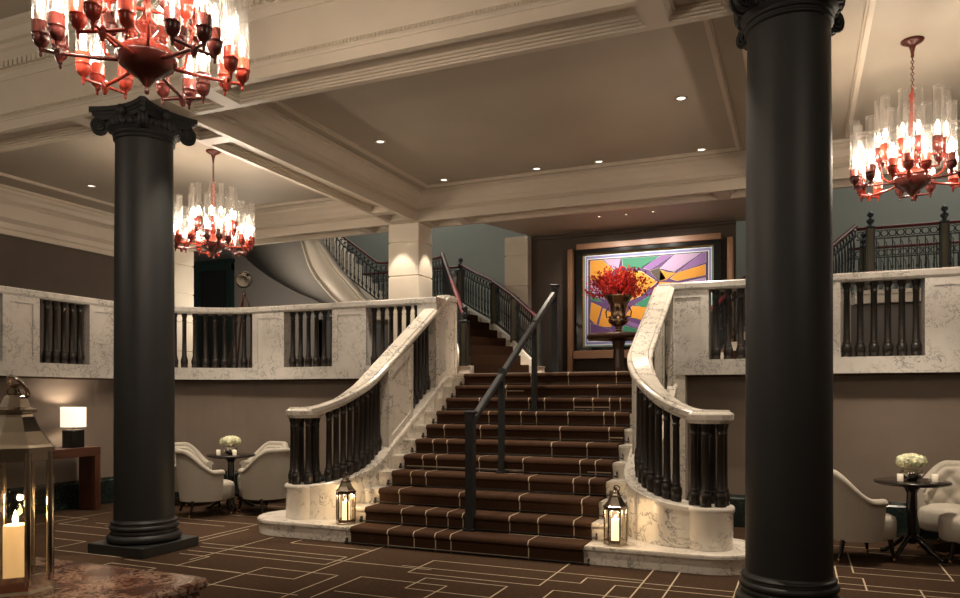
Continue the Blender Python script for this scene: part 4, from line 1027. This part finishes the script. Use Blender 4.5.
def cafe_table(x, y, lab, r=.37):
    t = thing('cafe_table', lab, 'table', (x, y, 0), 'small black pedestal tables')
    m = MB(); m.lathe([(r-.04, .705), (r-.01, .715), (r, .725), (r, .735), (r-.01, .742), (.001, .742)], (x, y, 0), 40); m.build('table_top', M['legs'], t)
    m = MB(); m.lathe([(.03, .14), (.045, .16), (.05, .2), (.035, .26), (.042, .34), (.05, .5), (.045, .62), (.06, .66), (.1, .706)], (x, y, 0), 16); m.build('stem', M['legs'], t)
    for k in range(4):
        a = PI/2*k+.9; dx, dy = math.cos(a), math.sin(a); m = MB()
        m.tube([(x, y, .20), (x+dx*.08, y+dy*.08, .19), (x+dx*.18, y+dy*.18, .10), (x+dx*.27, y+dy*.27, .035), (x+dx*.31, y+dy*.31, .025)], [.03, .028, .022, .02, .022], 8); m.build('foot', M['legs'], t)
    return t
def centrepiece(x, y, z, side):
    t = thing('flower_bowl', 'silver bowl of pale hydrangeas on the '+side+' cafe table', 'flowers', (x, y, z), 'hydrangea bowls')
    m = MB(); m.lathe([(.04, .001), (.075, .02), (.10, .055), (.098, .085), (.082, .11), (.078, .11)], (x, y, z), 24); m.build('bowl', M['silver'], t)
    m = MB(); r2 = random.Random(11)
    for k in range(13):
        a = k*2.4; q = .10*math.sqrt(k/13); c = Vector((x+q*math.cos(a), y+q*math.sin(a), z+.205-3.2*q*q))
        for j in range(46):
            v = Vector([r2.gauss(0, 1) for _ in range(3)]).normalized(); p_ = c+v*.055
            if p_.z < z+.10: continue
            n1 = v.orthogonal().normalized()*.017; n2 = v.cross(n1).normalized()*.017
            m.add([p_+n1, p_+n2, p_-n1, p_-n2, p_+v*.008], [(0, 1, 4), (1, 2, 4), (2, 3, 4), (3, 0, 4)])
        m.blob(c, .052, 8, 6)
    m.build('blossoms', M['petal'], t)
def votive(x, y, z, lab):
    t = thing('votive_candle', lab, 'candle', (x, y, z), 'votive glasses on the cafe tables')
    m = MB(); m.lathe([(.026, .001), (.028, .07), (.025, .07), (.023, .01)], (x, y, z), 16); m.build('glass', M['votive'], t)
    m = MB(); m.lathe([(.003, .03), (.006, .042), (.001, .06)], (x, y, z), 8); m.build('flame', M['flame'], t)
tx, ty = uw(-3.44, 10.4); cafe_table(tx, ty, 'small black pedestal table amid the left group of tub chairs', .33); centrepiece(tx, ty, .742, 'left')
for (du, dd, lab) in ((-.155, -.05, 'votive candle glass left of the flowers on the left cafe table'), (.10, -.15, 'votive candle glass right of the flowers on the left cafe table')):
    votive(tx+du*ca-dd*sa, ty+du*sa+dd*ca, .742, lab)
tx, ty = uw(4.13, 7.2); cafe_table(tx, ty, 'small black pedestal table amid the right group of tub chairs', .33); centrepiece(tx, ty, .742, 'right')
for (du, dd, lab) in ((-.14, -.05, 'votive candle glass left of the flowers on the right cafe table'), (.16, -.10, 'votive candle glass right of the flowers on the right cafe table')):
    votive(tx+du*ca-dd*sa, ty+du*sa+dd*ca, .742, lab)

# tripod spotlight on the left balcony
hx, hy = -8.52, 10.0
t = thing('tripod_spotlight', 'nickel studio spotlight on a wooden tripod behind the left balcony balustrade', 'lamp', (hx, hy, 1.85))
ax = Vector((.30, -.8, -.55)).normalized(); c = Vector((hx, hy, 3.50))
m = MB(); m.lathe([(.015, -.2), (.05, -.18), (.085, -.12), (.10, -.02), (.105, .06), (.115, .07), (.115, .085), (.10, .085)], tuple(c), 24, axis=tuple(ax)); m.build('lamp_head', M['nickel'], t)
m = MB(); m.lathe([(.09, .05), (.05, .07), (.001, .075)], tuple(c), 20, axis=tuple(ax)); m.build('lens', M['spotlamp'], t)
m = MB(); m.torus(tuple(c+Vector((0, 0, -.02))), .13, .010, (ax.x, ax.y, 0), 20, 6); m.lathe([(.02, -.30), (.03, -.26), (.02, -.18)], tuple(c), 10); m.build('yoke', M['legs'], t)
for k in range(3):
    a = .5+2*PI/3*k; m = MB(); m.tube([(hx+.03*math.cos(a), hy+.03*math.sin(a), 3.24), (hx+.42*math.cos(a), hy+.42*math.sin(a), 1.86)], .016, 8); m.build('leg', M['walnut'], t)

# ================================================================== LIGHT
def light(kind, loc, power, col=(1, .80, .58), size=.05, rot=None, spot=None, blend=.6, target=None, name='lamp_and_fill_light', sx=None, sy=None):
    l = bpy.data.lights.new(name, kind); l.energy = power; l.color = col
    if kind in ('POINT', 'SPOT'): l.shadow_soft_size = size
    if kind == 'SPOT': l.spot_size = math.radians(spot); l.spot_blend = blend
    if kind == 'AREA':
        l.shape = 'RECTANGLE'; l.size = sx; l.size_y = sy
    o = bpy.data.objects.new(name, l); C.objects.link(o); o.location = loc
    if target is not None: o.rotation_euler = (Vector(target)-Vector(loc)).to_track_quat('-Z', 'Y').to_euler()
    return o
WARM = (1, .835, .655)
for (x, y, z), zt, lab in CH:
    near = (x, y) == (-3.43, 3.21)
    for k in range(6):
        a = PI/3*k+.35+.2; r = .50
        light('POINT', (x+r*math.cos(a), y+r*math.sin(a), z+.42), 15 if near else 13, WARM, .03)
for (x, y, z), zt, lab in CH[:2]: light('SPOT', (x, y, z-.06), 130, WARM, .10, spot=105, blend=.9, target=(x, y, 0))  # added downward spots that brighten the chair groups below
for (x, y), z, lab in DL[:7]: light('SPOT', (x, y, z-.03), 190, WARM, .03, spot=70, blend=.8, target=(x, y, 0))
for (x, y), z, lab in DL[7:10]: light('SPOT', (x, y, z-.03), 190, WARM, .03, spot=60, blend=.8, target=(x, y, 0))
for (x, y), z, lab in DL[10:13]: light('SPOT', (x, y, z-.02), 48, (1, .92, .82), .02, spot=95, blend=.9, target=(x*1.5+1.4, 12.86, 3.3))
light('SPOT', (-2.66, 11.5, 4.40), 70, WARM, .02, spot=34, blend=.6, target=(-2.66, 11.9, 3.1))  # extra spot added to brighten the red branches in the urn
# stair wash from ceiling height, with no fittings of its own
for x, y in ((-3.9, 7.3), (-2.2, 7.3), (-3.06, 8.7)): light('SPOT', (x, y, Z1-.05), 190, WARM, .04, spot=60, blend=.9, target=(x, y, 0))
# piers and walls
light('SPOT', (-6.05, 10.55, Z0+.05), 45, WARM, .02, spot=50, blend=.4, target=(-6.05, 10.97, 2.4))
light('SPOT', (-5.35, 11.2, Z0+.05), 45, WARM, .02, spot=50, blend=.4, target=(-5.76, 11.2, 2.4))
light('SPOT', (-11.1, 10.55, Z0+.05), 40, WARM, .02, spot=50, blend=.4, target=(-11.1, 10.97, 2.4))
light('POINT', (-8.97, 7.16, 1.30), 9, WARM, .05)
light('POINT', (-4.53, 6.92, .168+.29), 3.0, (1, .70, .40), .012)
light('POINT', (2*AX+4.54, 6.92, .168+.29), 3.0, (1, .70, .40), .012)
light('POINT', (-2.43, 1.72, TZ+.30), 2.0, (1, .62, .3), .012)
light('SPOT', tuple(c+ax*.12), 8, WARM, .06, spot=80, target=tuple(c+ax*3))
# hall behind: unseen fill lights, added to brighten its walls
light('AREA', (-8.5, 14.9, 8.1), 75, (1, .92, .80), sx=3, sy=2, target=(-8.5, 15, 0))
light('AREA', (3.0, 14.6, 8.1), 80, (1, .92, .80), sx=3, sy=2, target=(3.0, 15, 0))
light('AREA', (-3.0, 14.6, 8.1), 40, (1, .92, .80), sx=2, sy=2, target=(-3.0, 15, 0))
light('POINT', (-10.0, 11.9, 3.2), 34, WARM, .2)  # added fill for the curved stringer and its soffit
light('POINT', (3.2, 12.2, 3.6), 10, WARM, .2)
# unseen fill points, added to lift the ambient light of the front room
for x, y in ((-7.6, -1.5), (-1.2, -1.5), (2.0, 2.6), (-8.2, 2.6)): light('POINT', (x, y, 3.9), 38, WARM, .35)

w = bpy.data.worlds.new('World'); sc.world = w; w.use_nodes = True
w.node_tree.nodes['Background'].inputs[0].default_value = (.02, .018, .016, 1); w.node_tree.nodes['Background'].inputs[1].default_value = .3

cam = bpy.data.cameras.new('camera'); co = bpy.data.objects.new('camera', cam); C.objects.link(co)
co.location = (0, 0, 1.55); co.rotation_euler = (PI/2, 0, A_)
cam.sensor_fit = 'HORIZONTAL'; cam.sensor_width = 36; cam.lens = 36*753/960; cam.shift_y = 97/960; cam.clip_start = .05
sc.camera = co
sc.view_settings.view_transform = 'Standard'; sc.view_settings.look = 'None'; sc.view_settings.gamma = 1; sc.view_settings.exposure = .8
sc.view_settings.use_curve_mapping = False
sc.cycles.use_denoising = True
sc.cycles.max_bounces = 8; sc.cycles.transparent_max_bounces = 40; sc.cycles.sample_clamp_indirect = 6
